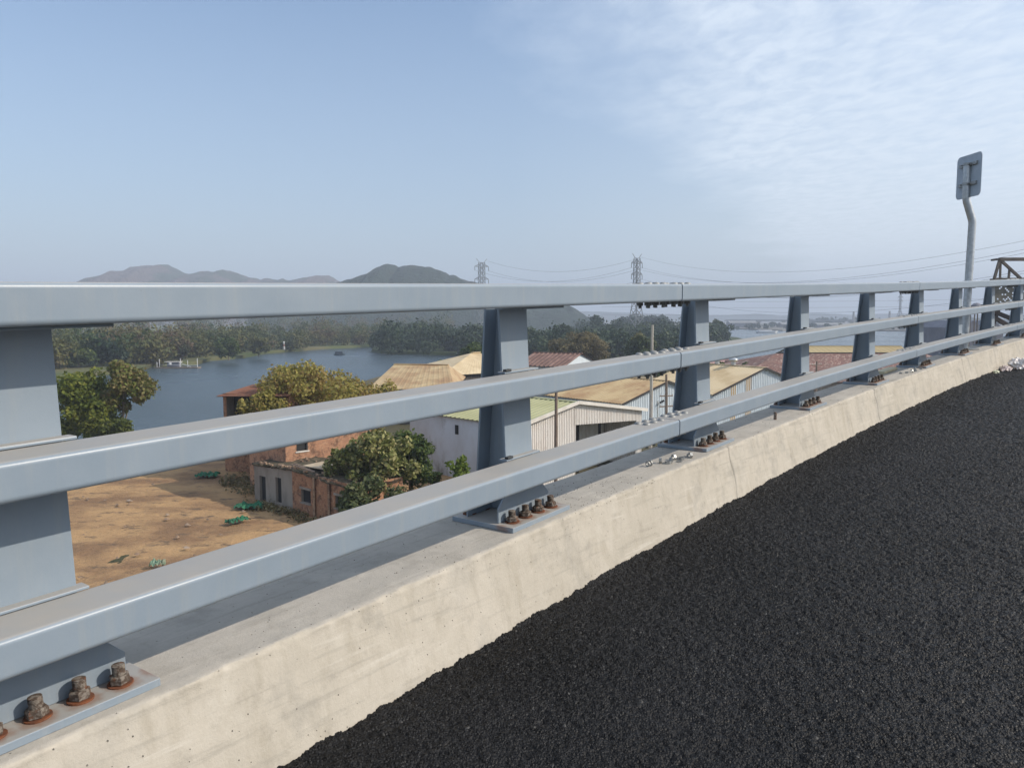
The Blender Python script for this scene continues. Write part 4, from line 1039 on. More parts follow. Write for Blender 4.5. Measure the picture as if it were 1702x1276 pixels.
def gable_shed(name, label, C, e, w, Ln, eave, ridge, t, wall_m, roof_m, rib_w=0.35, rib_r=0.5, front='solid', overhang=0.35, verge=TRIM_D, extras=None, group=None, left_m=None):
    e = Vector((e[0], e[1], 0)).normalized(); b = Vector((-e.y, e.x, 0)); C = Vector((C[0], C[1], 0)); Z = Vector((0, 0, 1))
    t_ = empty(name, C + e * w / 2 + b * Ln / 2, label, 'warehouse', group); org = Vector(t_.location)
    P = lambda x, y, z: C + e * x + b * y + Z * z
    m = MB(); xm = w * t
    if front == 'solid':
        corr(m, P(0, 0, 0), P(xm, 0, 0), P(xm, 0, ridge), P(0, 0, eave), rib_w, 0.065)
        corr(m, P(xm, 0, 0), P(w, 0, 0), P(w, 0, eave), P(xm, 0, ridge), rib_w, 0.065)
    else:
        x0, x1, zo = front
        zz = lambda x: eave + (ridge - eave) * (x / xm) if x <= xm else eave + (ridge - eave) * (w - x) / (w - xm)
        corr(m, P(0, 0, 0), P(xm, 0, 0), P(xm, 0, ridge), P(0, 0, eave), rib_w, 0.065)
        if x0 > xm: corr(m, P(xm, 0, 0), P(x0, 0, 0), P(x0, 0, zz(x0)), P(xm, 0, ridge), rib_w, 0.065)
        corr(m, P(x0, 0, zo), P(x1, 0, zo - .45), P(x1, 0, zz(x1)), P(x0, 0, zz(x0)), rib_w, 0.065)
        corr(m, P(x1, 0, 0), P(w, 0, 0), P(w, 0, eave), P(x1, 0, zz(x1)), rib_w, 0.065)
    # back and right side
    flat(m, [P(w, Ln, 0), P(0, Ln, 0), P(0, Ln, eave), P(xm, Ln, ridge), P(w, Ln, eave)])
    corr(m, P(w, 0, 0), P(w, Ln, 0), P(w, Ln, eave), P(w, 0, eave), rib_w, 0.065)
    m.build('wall', wall_m, t_, org)
    m = MB()
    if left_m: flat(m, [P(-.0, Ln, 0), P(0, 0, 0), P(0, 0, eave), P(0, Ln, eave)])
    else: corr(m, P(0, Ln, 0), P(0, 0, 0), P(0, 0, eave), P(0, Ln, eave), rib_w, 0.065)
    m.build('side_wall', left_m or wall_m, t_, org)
    m = MB(); oh = overhang; sl = (ridge - eave) / xm; sr = (ridge - eave) / (w - xm); d = 0.05
    corr(m, P(-oh, -oh, eave - sl * oh + d), P(-oh, Ln + oh, eave - sl * oh + d), P(xm, Ln + oh, ridge + d), P(xm, -oh, ridge + d), rib_r, -0.05)
    corr(m, P(w + oh, Ln + oh, eave - sr * oh + d), P(w + oh, -oh, eave - sr * oh + d), P(xm, -oh, ridge + d), P(xm, Ln + oh, ridge + d), rib_r, -0.05)
    flat(m, [P(-oh, Ln + oh, eave - sl * oh), P(-oh, -oh, eave - sl * oh), P(xm, -oh, ridge), P(xm, Ln + oh, ridge)])
    flat(m, [P(w + oh, -oh, eave - sr * oh), P(w + oh, Ln + oh, eave - sr * oh), P(xm, Ln + oh, ridge), P(xm, -oh, ridge)])
    m.build('roof', roof_m, t_, org)
    m = MB(); m.beam(P(-oh, -oh - .03, eave - sl * oh - .02), P(xm, -oh - .03, ridge - .02), .05, .22); m.beam(P(xm, -oh - .035, ridge - .02), P(w + oh, -oh - .035, eave - sr * oh - .02), .05, .22)
    m.build('verge_board', verge, t_, org)
    m = MB(); m.beam(P(xm, -oh, ridge + .08), P(xm, Ln + oh, ridge + .08), .5, .06); m.build('ridge_cap', roof_m, t_, org)
    if extras: extras(t_, org, P)
    return t_
# W1: white warehouse with the open bay
def w1x(t_, org, P):
    m = MB(); corr(m, P(6.7, 4.6, 0), P(16.8, 4.6, 0), P(16.8, 4.6, 5.6), P(6.7, 4.6, 5.6), .4, .04); m.build('inner_wall', W_WHITE, t_, org)
    m = MB()
    for x in (10.0, 13.2): m.beam(P(x, 2.2, 0), P(x, 2.2, 5.2), .25)
    m.beam(P(6.8, 2.2, 2.6), P(13.2, 2.2, 2.6), .2); m.build('bay_frame', TRIM_D, t_, org)
    m = MB(); flat(m, [P(7.0, 4.5, 0), P(11.2, 4.5, 0), P(11.2, 4.5, 4.6), P(7.0, 4.5, 3.4)]); m.build('bay_dark', DARK, t_, org)  # dark sheet standing in for the shade inside the open bay
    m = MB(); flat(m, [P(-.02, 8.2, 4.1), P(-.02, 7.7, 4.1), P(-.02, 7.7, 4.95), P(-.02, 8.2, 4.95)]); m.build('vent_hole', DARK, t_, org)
    m = MB(); m.beam(P(-.1, -.42, 5.72), P(7.14, -.42, 7.12), .08, .30); m.beam(P(7.14, -.42, 7.12), P(17.4, -.42, 5.6), .08, .30); m.build('fascia', TRIM_W, t_, org)
    m = MB(); m.beam(P(.5, -.05, 3.2), P(6.7, -.05, 3.2), .05, .06); m.build('cladding_seam', GALV_DULL, t_, org)
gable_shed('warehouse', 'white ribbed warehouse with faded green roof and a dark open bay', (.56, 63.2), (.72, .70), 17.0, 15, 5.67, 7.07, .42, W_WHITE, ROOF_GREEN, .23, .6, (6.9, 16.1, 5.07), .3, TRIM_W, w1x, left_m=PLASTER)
def w3x(t_, org, P):
    m = MB()
    for x, z1 in ((4.9, 4.4), (6.1, 4.9)): m.tube([P(x, -.12, .3), P(x, -.12, z1)], .06, 8)
    m.build('downpipe', GALV_DULL, t_, org)
    m = MB(); m.beam(P(6.2, -.3, 4.6), P(6.6, -.6, 4.9), .3, .2); m.build('wall_lamp', DARKBOLT, t_, org)
gable_shed('warehouse', 'blue-white ribbed warehouse with broad rust-tan roof behind the open bay', (12.4, 86.4), (.776, .63), 15.2, 26, 5.0, 7.1, .5, W_BLUE, ROOF_TAN, .32, .5, 'solid', .4, TRIM_D, w3x)
def w4x(t_, org, P):
    for x0 in (3.1, 5.9, 13.2):
        m = MB(); z = 5 + 3 * x0 / 9.2 if x0 < 9.2 else 5 + 3 * (18.4 - x0) / 9.2
        flat(m, [P(x0, -.06, 1), P(x0 + 1.0, -.06, 1), P(x0 + 1.0, -.06, z + (.15 if x0 < 9 else -.5)), P(x0, -.06, z - .15)]); m.build('daylight_strip', TAN_STRIP, t_, org)
    for x in (4.9, 9.4):
        m = MB(); m.beam(P(x, -.3, 4.0), P(x, -.05, 4.0), .35, .3); m.build('exhaust_fan', DARKBOLT, t_, org)
    for y in (5.3, 8.3):
        m = MB(); c = P(9.2, y, 8.1)
        m.tube([c, c + Vector((0, 0, .45))], .32, 14)
        m.tube([c + Vector((0, 0, .45 + .62 * k / 8)) for k in range(9)], [.34, .50, .60, .64, .64, .58, .46, .28, .05], 16)
        m.build('roof_ventilator', GALV, t_, org, smooth=True)
gable_shed('warehouse', 'blue-white warehouse with pale tan roof, two ball ventilators and tan strips', (25.4, 96.9), (.859, .511), 18.4, 13.5, 5.0, 8.0, .5, W_BLUE, ROOF_TAN2, .34, .5, 'solid', .4, TRIM_D, w4x)

def quad_house(name, label, corners, eave, r1, r2, zr, wall_m, roof_m, hip=(False, False), cat='warehouse', rib=.5, oh=.5, tiles=False, cap=None, extras=None, ramp_=.05):
    """corners ccw seen from above A,B (front) C,D (back); ridge from r1 (A-D end) to r2 (B-C end)"""
    A, B, C, D = [Vector((x, y, 0)) for x, y in corners]; Z = Vector((0, 0, 1))
    ctr = (A + B + C + D) / 4; t_ = empty(name, ctr, label, cat); org = Vector(ctr)
    R1, R2 = Vector((r1[0], r1[1], zr)), Vector((r2[0], r2[1], zr))
    m = MB()
    for P_, Q_ in ((A, B), (C, D)):
        corr(m, P_, Q_, Q_ + Z * eave, P_ + Z * eave, .4, .04)
    for P_, Q_, rr, h_ in ((D, A, R1, hip[0]), (B, C, R2, hip[1])):
        if h_: corr(m, P_, Q_, Q_ + Z * eave, P_ + Z * eave, .4, .04)
        else:
            flat(m, [P_, Q_, Q_ + Z * eave, (rr if not h_ else rr), P_ + Z * eave])
    m.build('wall', wall_m, t_, org)
    def out(p, k=1.0):
        d = (p - ctr); d.z = 0; d = d.normalized(); return p + d * oh * 1.4
    a, b, c, d = [out(x) + Z * (eave - .12) for x in (A, B, C, D)]
    e = (R2 - R1).normalized(); q1 = R1 - e * (oh if not hip[0] else 0) + Z * .06; q2 = R2 + e * (oh if not hip[1] else 0) + Z * .06
    m = MB()
    if tiles:
        def tq(p0, p1, p2, p3):
            w = (p1 - p0).length; h = (p3 - p0).length; flat(m, [p0, p1, p2, p3], 0, [(0, 0), (w, 0), (w, h), (0, h)])
        tq(a, b, q2, q1); tq(c, d, q1, q2)
        if hip[0]: flat(m, [d, a, q1], 0, [(0, 0), ((a - d).length, 0), ((a - d).length / 2, 8)])
        if hip[1]: flat(m, [b, c, q2], 0, [(0, 0), ((c - b).length, 0), ((c - b).length / 2, 8)])
    else:
        corr(m, a, b, q2, q1, rib, ramp_); corr(m, c, d, q1, q2, rib, ramp_)
        if hip[0]: flat(m, [d, a, q1])
        if hip[1]: flat(m, [b, c, q2])
    flat(m, [x - Z * .08 for x in (d, c, b, a)])
    m.build('roof', roof_m, t_, org)
    m = MB(); m.beam(q1 + Z * .06, q2 + Z * .06, .5, .16); m.build('ridge_cap', cap or roof_m, t_, org)
    if extras: extras(t_, org, (A, B, C, D, R1, R2))
    return t_
SHEDW = mat('dark_shed_wall', (0.10, 0.085, 0.07), (0.06, 0.05, 0.045), 1, .9)
quad_house('warehouse', 'long low rust-tan roof at the river edge left of the brush tree', [(-19.5, 106), (-8, 104), (-8, 126), (-19, 129)], 5.0, (-18.1, 118), (-9.6, 116), 7.4, SHEDW, ROOF_TAN, (True, True), rib=.9, ramp_=.02)
quad_house('warehouse', 'tan hipped roof with dark eaves close left of the second post', [(-12.2, 132), (-1.6, 142), (-9, 156), (-20.5, 144)], 4.8, (-7.6, 145.5), (-6.2, 147.5), 7.9, SHEDW, ROOF_TAN2, (True, True), oh=.7, rib=.9, ramp_=.02)
def redx(t_, org, k):
    pass
quad_house('warehouse', 'white-gabled shed with red-brown ribbed roof under the brush tree', [(1.2, 135.8), (8.9, 132), (15.6, 145), (8.0, 149)], 6.3, (4.4, 142.4), (12.2, 138.5), 8.1, W_BLUE, ROOF_RED, (False, False), rib=.85, ramp_=.12)
quad_house('tiled_building', 'large hipped red-tiled roof behind the pale tan warehouse', [(36.6, 125), (78, 118), (78, 158), (38, 158)], 4.5, (48.2, 140), (75, 140), 8.1, GPLAST, TILES, (True, True), 'building', tiles=True, cap=TRIM_D)
quad_house('warehouse', 'long flat yellow-tan roof just behind the dark ridge of the tiled roof', [(62, 162), (86, 162), (86, 179), (62, 179)], 6.4, (62, 171), (86, 171), 8.2, W_BLUE, mat('yellow_tan_sheet', (0.44, 0.34, 0.16), (0.38, 0.28, 0.12), .2, .6), (False, False), rib=1.2)
quad_house('small_shed', 'dark flat-roofed shed on the shore right of the ventilators', [(43, 150), (50, 150), (50, 156), (43, 156)], 5.2, (43, 153), (50, 153), 5.9, mat('dark_shed_wall_two', (0.07, 0.06, 0.06), None, rough=.9), mat('dark_shed_roof', (0.10, 0.075, 0.07), None, rough=.8), (False, False), 'shed')
quad_house('small_shed', 'small pink-roofed shed on the shore behind the ventilators', [(45, 176), (51, 176), (51, 181), (45, 181)], 3.6, (45, 178.5), (51, 178.5), 4.9, W_WHITE, mat('pinkish_roof', (0.42, 0.26, 0.24), None, rough=.8), (False, False), 'shed')

# ruined brick house: low front range, two-storey block behind
def wall_face(m, p0, p1, z0, z1, mi=0, holes=(), z1b=None):
    """vertical wall p0-p1 (ground) with rectangular holes [(x0,x1,z0,z1)], UV in metres"""
    p0, p1 = Vector(p0), Vector(p1); Ln = (p1 - p0).length; d = (p1 - p0) / Ln
    xs = sorted({0, Ln} | {h[0] for h in holes} | {h[1] for h in holes})
    for i in range(len(xs) - 1):
        xa, xb = xs[i], xs[i + 1]
        hs = sorted([h for h in holes if h[0] <= xa + 1e-6 and h[1] >= xb - 1e-6], key=lambda h: h[2])
        zl = z0; top = lambda x: z1 if z1b is None else z1 + (z1b - z1) * x / Ln
        segs = []
        for h in hs: segs.append((zl, h[2], False)); zl = h[3]
        segs.append((zl, None, True))
        for a, b, last in segs:
            ta, tb = (top(xa), top(xb)) if last else (b, b)
            q = [p0 + d * xa + Vector((0, 0, a)), p0 + d * xb + Vector((0, 0, a)), p0 + d * xb + Vector((0, 0, tb)), p0 + d * xa + Vector((0, 0, ta))]
            flat(m, q, mi, [(xa, a), (xb, a), (xb, tb), (xa, ta)])
def opening(name, parent, org, p0, p1, h, depth=.22, frame=None):
    p0, p1 = Vector(p0), Vector(p1); d = (p1 - p0).normalized(); n_ = Vector((-d.y, d.x, 0)) * depth
    m = MB(); a = p0 + d * h[0]; b = p0 + d * h[1]
    A0, A1 = a + Vector((0, 0, h[2])), a + Vector((0, 0, h[3])); B0, B1 = b + Vector((0, 0, h[2])), b + Vector((0, 0, h[3]))
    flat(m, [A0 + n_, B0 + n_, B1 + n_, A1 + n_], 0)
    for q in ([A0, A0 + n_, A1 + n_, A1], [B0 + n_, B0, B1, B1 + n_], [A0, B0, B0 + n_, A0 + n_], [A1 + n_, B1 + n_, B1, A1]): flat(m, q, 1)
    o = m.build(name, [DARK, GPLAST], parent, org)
    if frame:
        f = MB(); nn = Vector((d.y, -d.x, 0)) * .03
        f.beam(A1 + Vector((0, 0, .08)) - d * .12 + nn, B1 + Vector((0, 0, .08)) + d * .12 + nn, .08, .16)
        f.beam(A0 - Vector((0, 0, .05)) - d * .1 + nn, B0 - Vector((0, 0, .05)) + d * .1 + nn, .10, .09)
        f.build('sill', frame, o, org)
def brick_house():
    org = Vector((-15.5, 58, 0)); t_ = empty('brick_house', org, 'ruined orange-brick house with grey plastered door wall beside the dirt lot', 'house')
    A = Vector((-20.6, 60.6, 0)); B = Vector((-10.7, 52.0, 0)); d = (B - A).normalized(); n_ = Vector((-d.y, d.x, 0))
    Ln = (B - A).length; Mx = 5.35; M_ = A + d * Mx
    doors = [(0.75, 1.65, 0.0, 2.15), (3.05, 3.85, .35, 2.35)]
    m = MB(); wall_face(m, A, M_, 0, 2.85, 0, doors, 3.15); wall_face(m, A + n_ * 4.2, A, 0, 3.0, 0, (), 2.85)
    m.build('plaster_wall', GPLAST, t_, org)
    for h in doors: opening('doorway', t_, org, A, M_, h)
    small = (4.45, 4.75, 1.9, 2.25); 
    wins = [(1.15, 2.35, 0.95, 1.95), (5.35, 6.2, 1.2, 2.1)]
    m = MB(); wall_face(m, M_, B, 0, 3.2, 0, wins, 3.1); wall_face(m, B, B + n_ * 4.2, 0, 3.1, 0); m.build('brick_wall', BRICK_DIM, t_, org)
    for h in wins: opening('window', t_, org, M_, B, h, .2, GPLAST)
    # brick pilasters and vent slots in the front wall
    m = MB()
    for x in (2.9, 4.7): 
        c = M_ + d * x - n_ * .06; m.beam(c, c + Vector((0, 0, 3.05)), .35, .14)
    m.build('pilaster', BRICK_DIM, t_, org)
    # sagging, broken roof slab with a ragged front edge, moss and fallen brick courses
    m = MB(); rr = random.Random(5); nx_, ny_ = 30, 10; grid = []
    for i in range(nx_ + 1):
        for k in range(ny_ + 1):
            x = -.2 + (Ln + .35) * i / nx_; y = -.18 + 4.2 * k / ny_
            if k == 0: y += rr.uniform(-.12, .22)
            z = 3.02 + .24 * min(1, x / 5) - .06 * max(0, x - 5.5) + .05 * y + rr.uniform(-.05, .07)
            grid.append(tuple(A + d * x + n_ * y + Vector((0, 0, z))))
    top_ = [g for g in grid]; low = [(g[0], g[1], g[2] - .12) for g in grid]; nn = len(grid); w_ = ny_ + 1
    fs = []
    for i in range(nx_):
        for k in range(ny_):
            a_ = i * w_ + k; fs += [(a_, a_ + w_, a_ + w_ + 1, a_ + 1), (nn + a_ + 1, nn + a_ + w_ + 1, nn + a_ + w_, nn + a_)]
        a_ = i * w_; fs.append((a_ + w_, a_, nn + a_, nn + a_ + w_))
    m.add(top_ + low, fs); m.build('roof_slab', mat('mossy_slab', (0.060, 0.050, 0.035), (0.13, 0.105, 0.07), 2.2, .95, 0, .05, 6, (.42, .58), .2, None, (0.035, 0.04, 0.02), 1.4, (.55, .65)), t_, org)
    m = MB()
    for i in range(70):
        x = rr.uniform(0, Ln); y = rr.choice((rr.uniform(-.1, .3), rr.uniform(0, 3.5))); c = A + d * x + n_ * y + Vector((0, 0, 3.12 + .24 * min(1, x / 5) - .06 * max(0, x - 5.5) + .05 * y)); q = rr.uniform(.06, .16)
        m.beam(c - d * q, c + d * q + n_ * rr.uniform(-.1, .1), q * 1.1, q * .9)
    tag(m.build('fallen_bricks', BRICK_DIM, t_, org), kind='stuff')
    m = MB(); c0 = M_ + d * .2 + n_ * .6; q = [c0 + d * .3, c0 + d * 2.9 + n_ * .2, c0 + d * 2.4 + n_ * 2.6, c0 + n_ * 2.0]
    bt = [Vector((p.x, p.y, 3.46)) for p in q]; m.hexa(bt + [p + Vector((0, 0, .05)) for p in bt]); m.build('roof_screed', mat('pale_screed', (0.46, 0.38, 0.27), (0.36, 0.28, 0.19), 1, .95), t_, org)
    for k in range(2):
        m = MB(); a_ = M_ - d * .4 + n_ * (.2 + .3 * k) + Vector((0, 0, 3.55)); m.beam(a_, a_ + d * 3.3 - n_ * (.3 + .2 * k) + Vector((0, 0, -.1)), .09, .07); m.build('timber', POLE_W, t_, org)
    # upper block
    C0 = Vector((-17.9, 60.1, 0)); e2 = Vector((.72, .69, 0)).normalized(); C1 = C0 + e2 * 8.0; Dm = Vector((-e2.y, e2.x, 0)); C3 = C0 + Dm * 6.5; C2 = C1 + Dm * 6.5
    w2 = [(.95, 1.95, 3.95, 5.0)]
    m = MB(); wall_face(m, C0, C1, 0, 6.4, 0, w2); wall_face(m, C1, C2, 0, 6.4); wall_face(m, C2, C3, 0, 6.4); wall_face(m, C3, C0, 0, 6.4, 0); m.build('upper_wall', BRICK_LIT, t_, org)
    for h in w2: opening('window', t_, org, C0, C1, h, .2, TRIM_W)
    m = MB(); q = [C0, C1, C2, C3]; bt = [Vector((p.x, p.y, 6.402)) for p in q]; m.hexa(bt + [p + Vector((0, 0, .15)) for p in bt]); m.build('upper_roof', GPLAST, t_, org)
brick_house()
def rust_shed():
    org = Vector((-24.2, 72, 0)); t_ = empty('brick_shed', org, 'small brick shed with rust-red roof and dark open front by the river', 'shed')
    A = Vector((-27.2, 72.0, 0)); B = Vector((-20.5, 70.2, 0)); d = (B - A).normalized(); n_ = Vector((-d.y, d.x, 0))
    h = (0.35, 4.6, 5.3, 7.25)
    m = MB(); wall_face(m, A, B, 0, 7.5, 0, [h]); wall_face(m, B, B + n_ * 5, 0, 7.5); wall_face(m, B + n_ * 5, A + n_ * 5, 0, 7.5); wall_face(m, A + n_ * 5, A, 0, 7.5); m.build('wall', BRICK_DIM, t_, org)
    opening('open_front', t_, org, A, B, h, 1.2)
    m = MB(); q = [A - d * .3 - n_ * .7, B + d * .3 - n_ * .7, B + d * .3 + n_ * 5.2, A - d * .3 + n_ * 5.2]
    P4 = [Vector((p.x, p.y, z)) for p, z in zip(q, (7.3, 7.5, 8.1, 7.9))]; corr(m, P4[0], P4[1], P4[2], P4[3], .3, .04); flat(m, [p - Vector((0, 0, .05)) for p in reversed(P4)]); m.build('roof', ROOF_RUST, t_, org)
rust_shed()

# green dust nets, rubble
def net(x, y, sx, sy, rot, seed, mtl, label):
    n = 26; V = np.zeros((n, n, 3))
    for i in range(n):
        for j in range(n):
            u, v = i / (n - 1) - .5, j / (n - 1) - .5
            k = 1 - .5 * abs(noise.noise(Vector((u * 5 + seed, v * 5, 0))))
            X = (u * sx * k) * math.cos(rot) - (v * sy * k) * math.sin(rot); Y = (u * sx * k) * math.sin(rot) + (v * sy * k) * math.cos(rot)
            V[i, j] = (x + X, y + Y, .36 + .35 * abs(noise.noise(Vector((u * 6, v * 6, seed)))) + .12 * noise.noise(Vector((u * 19, v * 19, seed))) - 1.2 * max(0, max(abs(u), abs(v)) - .42))
    return tag(np_mesh('dust_net', V.reshape(-1, 3), grid_faces(n, n), mtl), label, 'net')
g1 = gnd(415, 848); net(g1.x, g1.y, 2.2, 1.3, .2, 1.3, NET, 'green dust net heaped at the foot of the plastered wall')
g1 = gnd(394, 872); net(g1.x, g1.y, 1.8, .8, 1.0, 4.1, NET, 'green dust net trailing out onto the bare dirt')
g1 = gnd(345, 795); net(g1.x, g1.y, 2.0, 1.5, .1, 7.7, NET, 'green dust net at the back of the dirt lot by the brick wall')
g1 = gnd(262, 946); net(g1.x, g1.y, .9, .5, .3, 9.2, NETPALE, 'pale green scrap of netting nearest the bridge on the dirt')
V = []; F = []; rnd = random.Random(4)
for i in range(900):
    t_ = rnd.random()
    if rnd.random() < .93:
        y = rnd.uniform(38, 54); x = -12 - (46 - y) * .9 + rnd.gauss(0, 3.0)
    else: x = rnd.uniform(-36, -12); y = rnd.uniform(40, 66)
    r_ = rnd.uniform(.05, .22); c = Vector((x, y, .22 + (.25 if abs(x + 12 + (46 - y) * .9) < 3 else 0))); o_ = len(V)
    for dx, dy, dz in ((1, 0, 0), (-1, .3, 0), (0, 1, 0), (.2, -1, 0), (0, 0, 1), (0, 0, -1)):
        V.append(c + Vector((dx * rnd.uniform(.6, 1.6), dy * rnd.uniform(.6, 1.4), dz * rnd.uniform(.5, .9))) * r_)
    F += [(o_, o_ + 2, o_ + 4), (o_ + 2, o_ + 1, o_ + 4), (o_ + 1, o_ + 3, o_ + 4), (o_ + 3, o_, o_ + 4)]
tag(np_mesh('rubble', np.array(V), np.array(F), mat('rubble_mix', (0.30, 0.20, 0.13), (0.14, 0.10, 0.07), 2, .95, c3=(0.42, 0.34, 0.27), s3=1.1)), 'broken bricks and clods strewn along the dirt lot edge', 'rubble', kind='stuff')
def scrub():
    rng = np.random.default_rng(77); C = []; Rr = []
    for i in range(150):
        f = rng.random(); x = -9 + f * 8.5 + rng.normal() * .6; y = 50.5 + f * 4 + rng.normal() * 1.6; C.append((x, y, .2 + .3 * rng.random())); Rr.append([.7, .7, .45 + .4 * rng.random()])
    for i in range(120):
        C.append((rng.uniform(-9.5, -2.0), 57.5 + rng.normal() * 1.2, .3 + .5 * rng.random())); Rr.append([.7, .7, .5 + .5 * rng.random()])
    for i in range(60): C.append((-20.5 + rng.normal() * 1.6, 66 + rng.normal() * 1.6, .4)); Rr.append([.9, .9, .6])
    for i in range(40):
        f = rng.random(); C.append((-20.5 + 9.5 * f + rng.normal() * .3 - .4, 60.2 - 8.3 * f - .6 + rng.normal() * .3, .2)); Rr.append([.5, .5, .35])
    V_, F_ = leaves(C, Rr, 24000, .12, rng)
    tag(np_mesh('scrub', V_, F_, G_BRUSH), 'dry tangled scrub and weeds between the house and the warehouse', 'scrub', kind='stuff')
scrub()

# ------------------------------------------------------------------ poles
def pole(name, u, vtop, y, r0, r1, mtl, label, arms=(), lean=(0, 0)):
    b = at(u, 560, y); b.z = 0; top = at(u, vtop, y); t_ = empty(name, b, label, 'utility pole')
    m = MB(); T = Vector((b.x + lean[0], b.y + lean[1], top.z)); m.tube([b - Vector((0, 0, .5)), b.lerp(T, .5), T], [r0, (r0 + r1) / 2, r1], 12); m.build('shaft', mtl, t_, b, smooth=True)
    for z, w in arms:
        c = b.lerp(T, (z) / T.z); m = MB(); e = Vector((.9, .35, 0)).normalized(); m.beam(c - e * w, c + e * w, .10, .12)
        o = m.build('crossarm', POLE_W if mtl is POLE_W else GALV_DULL, t_, b)
        for s in (-.9, -.3, .5, .9):
            k = MB(); p = c + e * w * s; k.tube([p, p + Vector((0, 0, .22))], [.05, .035], 7); k.build('insulator', TRIM_W, o, b)
pole('utility_pole', 1084, 540, 78, .19, .13, POLE_C, 'tall pale concrete pole crossing the middle rail near the rail joint')
pole('utility_pole', 1111, 622, 79.6, .17, .12, POLE_W, 'dark wooden pole with two crossarms before the blue-white gable', ((6.5, .8), (5.4, .8)), (-.15, 0))
pole('utility_pole', 925, 652, 62, .15, .12, POLE_W, 'brown pole in front of the white ribbed warehouse wall')
pole('utility_pole', 1359, 600, 113, .17, .13, POLE_W, 'short pole with crossarm in front of the red-tiled roof', ((7.7, .9),))

# ------------------------------------------------------------------ pylons and wires
def pylon(name, u, y, H, w0, w1, ww, arms, label, th=.5, rot=.5, horns=True):
    b = at(u, 560, y); b.z = 0; t_ = empty(name, b, label, 'pylon'); m = MB(); c, s = math.cos(rot), math.sin(rot)
    def p(x, yy, z): return Vector((b.x + x * c - yy * s, b.y + x * s + yy * c, z))
    zw = H * .50
    def half(z): return (w0 + (w1 - w0) * (z / zw) ** .8) / 2 if z < zw else w1 / 2 * (1 - .15 * (z - zw) / (H - zw))
    lv = [0, H * .14, H * .26, H * .37, zw] + [zw + (H - zw) * k / 7 for k in range(1, 8)]
    for i in range(len(lv) - 1):
        z0, z1 = lv[i], lv[i + 1]; a, d = half(z0), half(z1)
        cs = ((-1, -1), (1, -1), (1, 1), (-1, 1))
        for k in range(4):
            x, yy = cs[k]; x2, y2 = cs[(k + 1) % 4]
            m.beam(p(x * a, yy * a, z0), p(x * d, yy * d, z1), th)
            m.beam(p(x * a, yy * a, z0), p(x2 * d, y2 * d, z1), th * .55); m.beam(p(x2 * a, y2 * a, z0), p(x * d, yy * d, z1), th * .55)
            m.beam(p(x * d, yy * d, z1), p(x2 * d, y2 * d, z1), th * .55)
    m.build('lattice', PYLON, t_, b)
    for z, w in arms:
        for sg in (-1, 1):
            m = MB(); a = half(z)
            for yy in (-1, 1):
                m.beam(p(sg * a, yy * a, z), p(sg * w, 0, z + .2), th * .7); m.beam(p(sg * a, yy * a, z + 2.0), p(sg * w, 0, z + .3), th * .7)
            m.beam(p(sg * (a + w) / 2, 0, z + .1), p(sg * (a + w) / 2, 0, z + 1.2), th * .4)
            o = m.build('crossarm', PYLON, t_, b)
            k = MB(); k.tube([p(sg * w, 0, z), p(sg * w, 0, z - 3.2)], .22, 6); k.build('insulator', WIRE, o, b)
    if horns:
        m = MB()
        for sg in (-1, 1):
            m.beam(p(sg * half(H), 0, H), p(sg * ww * .85, 0, H + 3.2), th * .7)
        m.build('earth_peak', PYLON, t_, b)
    return b, p
pA, fA = pylon('electricity_pylon', 1057, 544, 56.0, 11.0, 3.6, 4.9, ((52.5, 4.9), (44.5, 4.9), (36.8, 5.1)), 'nearer lattice pylon standing over the rail joint on the skyline', .42, .55)
pB, fB = pylon('electricity_pylon', 801, 650, 60.5, 12.0, 4.6, 6.0, ((57.0, 6.6), (46.5, 6.6), (38.0, 6.6)), 'left lattice pylon standing over the tail of the wooded hill', .42, .55)
pC, fC = pylon('electricity_pylon', 1494, 1300, 55, 15.0, 2.0, 3.0, ((49, 5), (43, 5)), 'small distant slender pylon seen between posts across the river', .7, .3, False)
pD, fD = pylon('electricity_pylon', 3000, 330, 62.0, 10.0, 3.6, 5, ((57, 6), (50, 6)), 'pylon out of frame to the right carrying the lines', .4, .3)
def wire(a, b, sag, r_, label, n=40):
    a, b = Vector(a), Vector(b); org = (a + b) / 2
    m = MB(); pts = []
    for i in range(n + 1):
        t_ = i / n; p = a.lerp(b, t_); p.z -= 4 * sag * t_ * (1 - t_); pts.append(p)
    m.tube(pts, r_, 5, caps=False)
    o = m.build('power_line', WIRE, None, org); return tag(o, label, 'power line', 'power lines strung from the pylons')
E1 = Vector((200, 190, 49)); 
names = ['topmost', 'second', 'third', 'fourth', 'fifth', 'lowest']
k = 0
for (za, sg, dz, dx, dy) in ((56.8, 1, 3.5, 4, 4), (49.6, -1, 0, -4, -4), (49.6, 1, 0, 4, 4), (41.6, 1, -7, 3, 3), (41.6, -1, -7, -4, -4), (33.8, 1, -14, 0, 0)):
    a = fA(sg * 4.8, 0, za); wire(a, E1 + Vector((dx, dy, dz)), 17.5, .05, names[k] + ' line running from the nearer pylon out to the right'); k += 1
k = 0
for (za, zb, sg) in ((57, 62, 1), (49.4, 54, -1), (49.4, 54, 1), (41.4, 43.4, 1)):
    wire(fB(sg * 6.2, 0, zb), fA(sg * 4.8, 0, za), 9.5, .07, ['topmost', 'second', 'third', 'lowest'][k] + ' line strung between the two nearer pylons'); k += 1
k = 0
for z0, z1, y0, y1 in ((30, 47, 700, 820), (24, 40, 650, 800), (47, 60, 900, 700), (17.5, 33, 700, 760)):
    a = at(1000, 500, y0); a.z = z0; b = at(2100, 500, y1); b.z = z1
    wire(a, b, 6, .08, ['upper', 'middle', 'highest', 'lowest'][k] + ' far line over the river seen between the top and middle rail'); k += 1

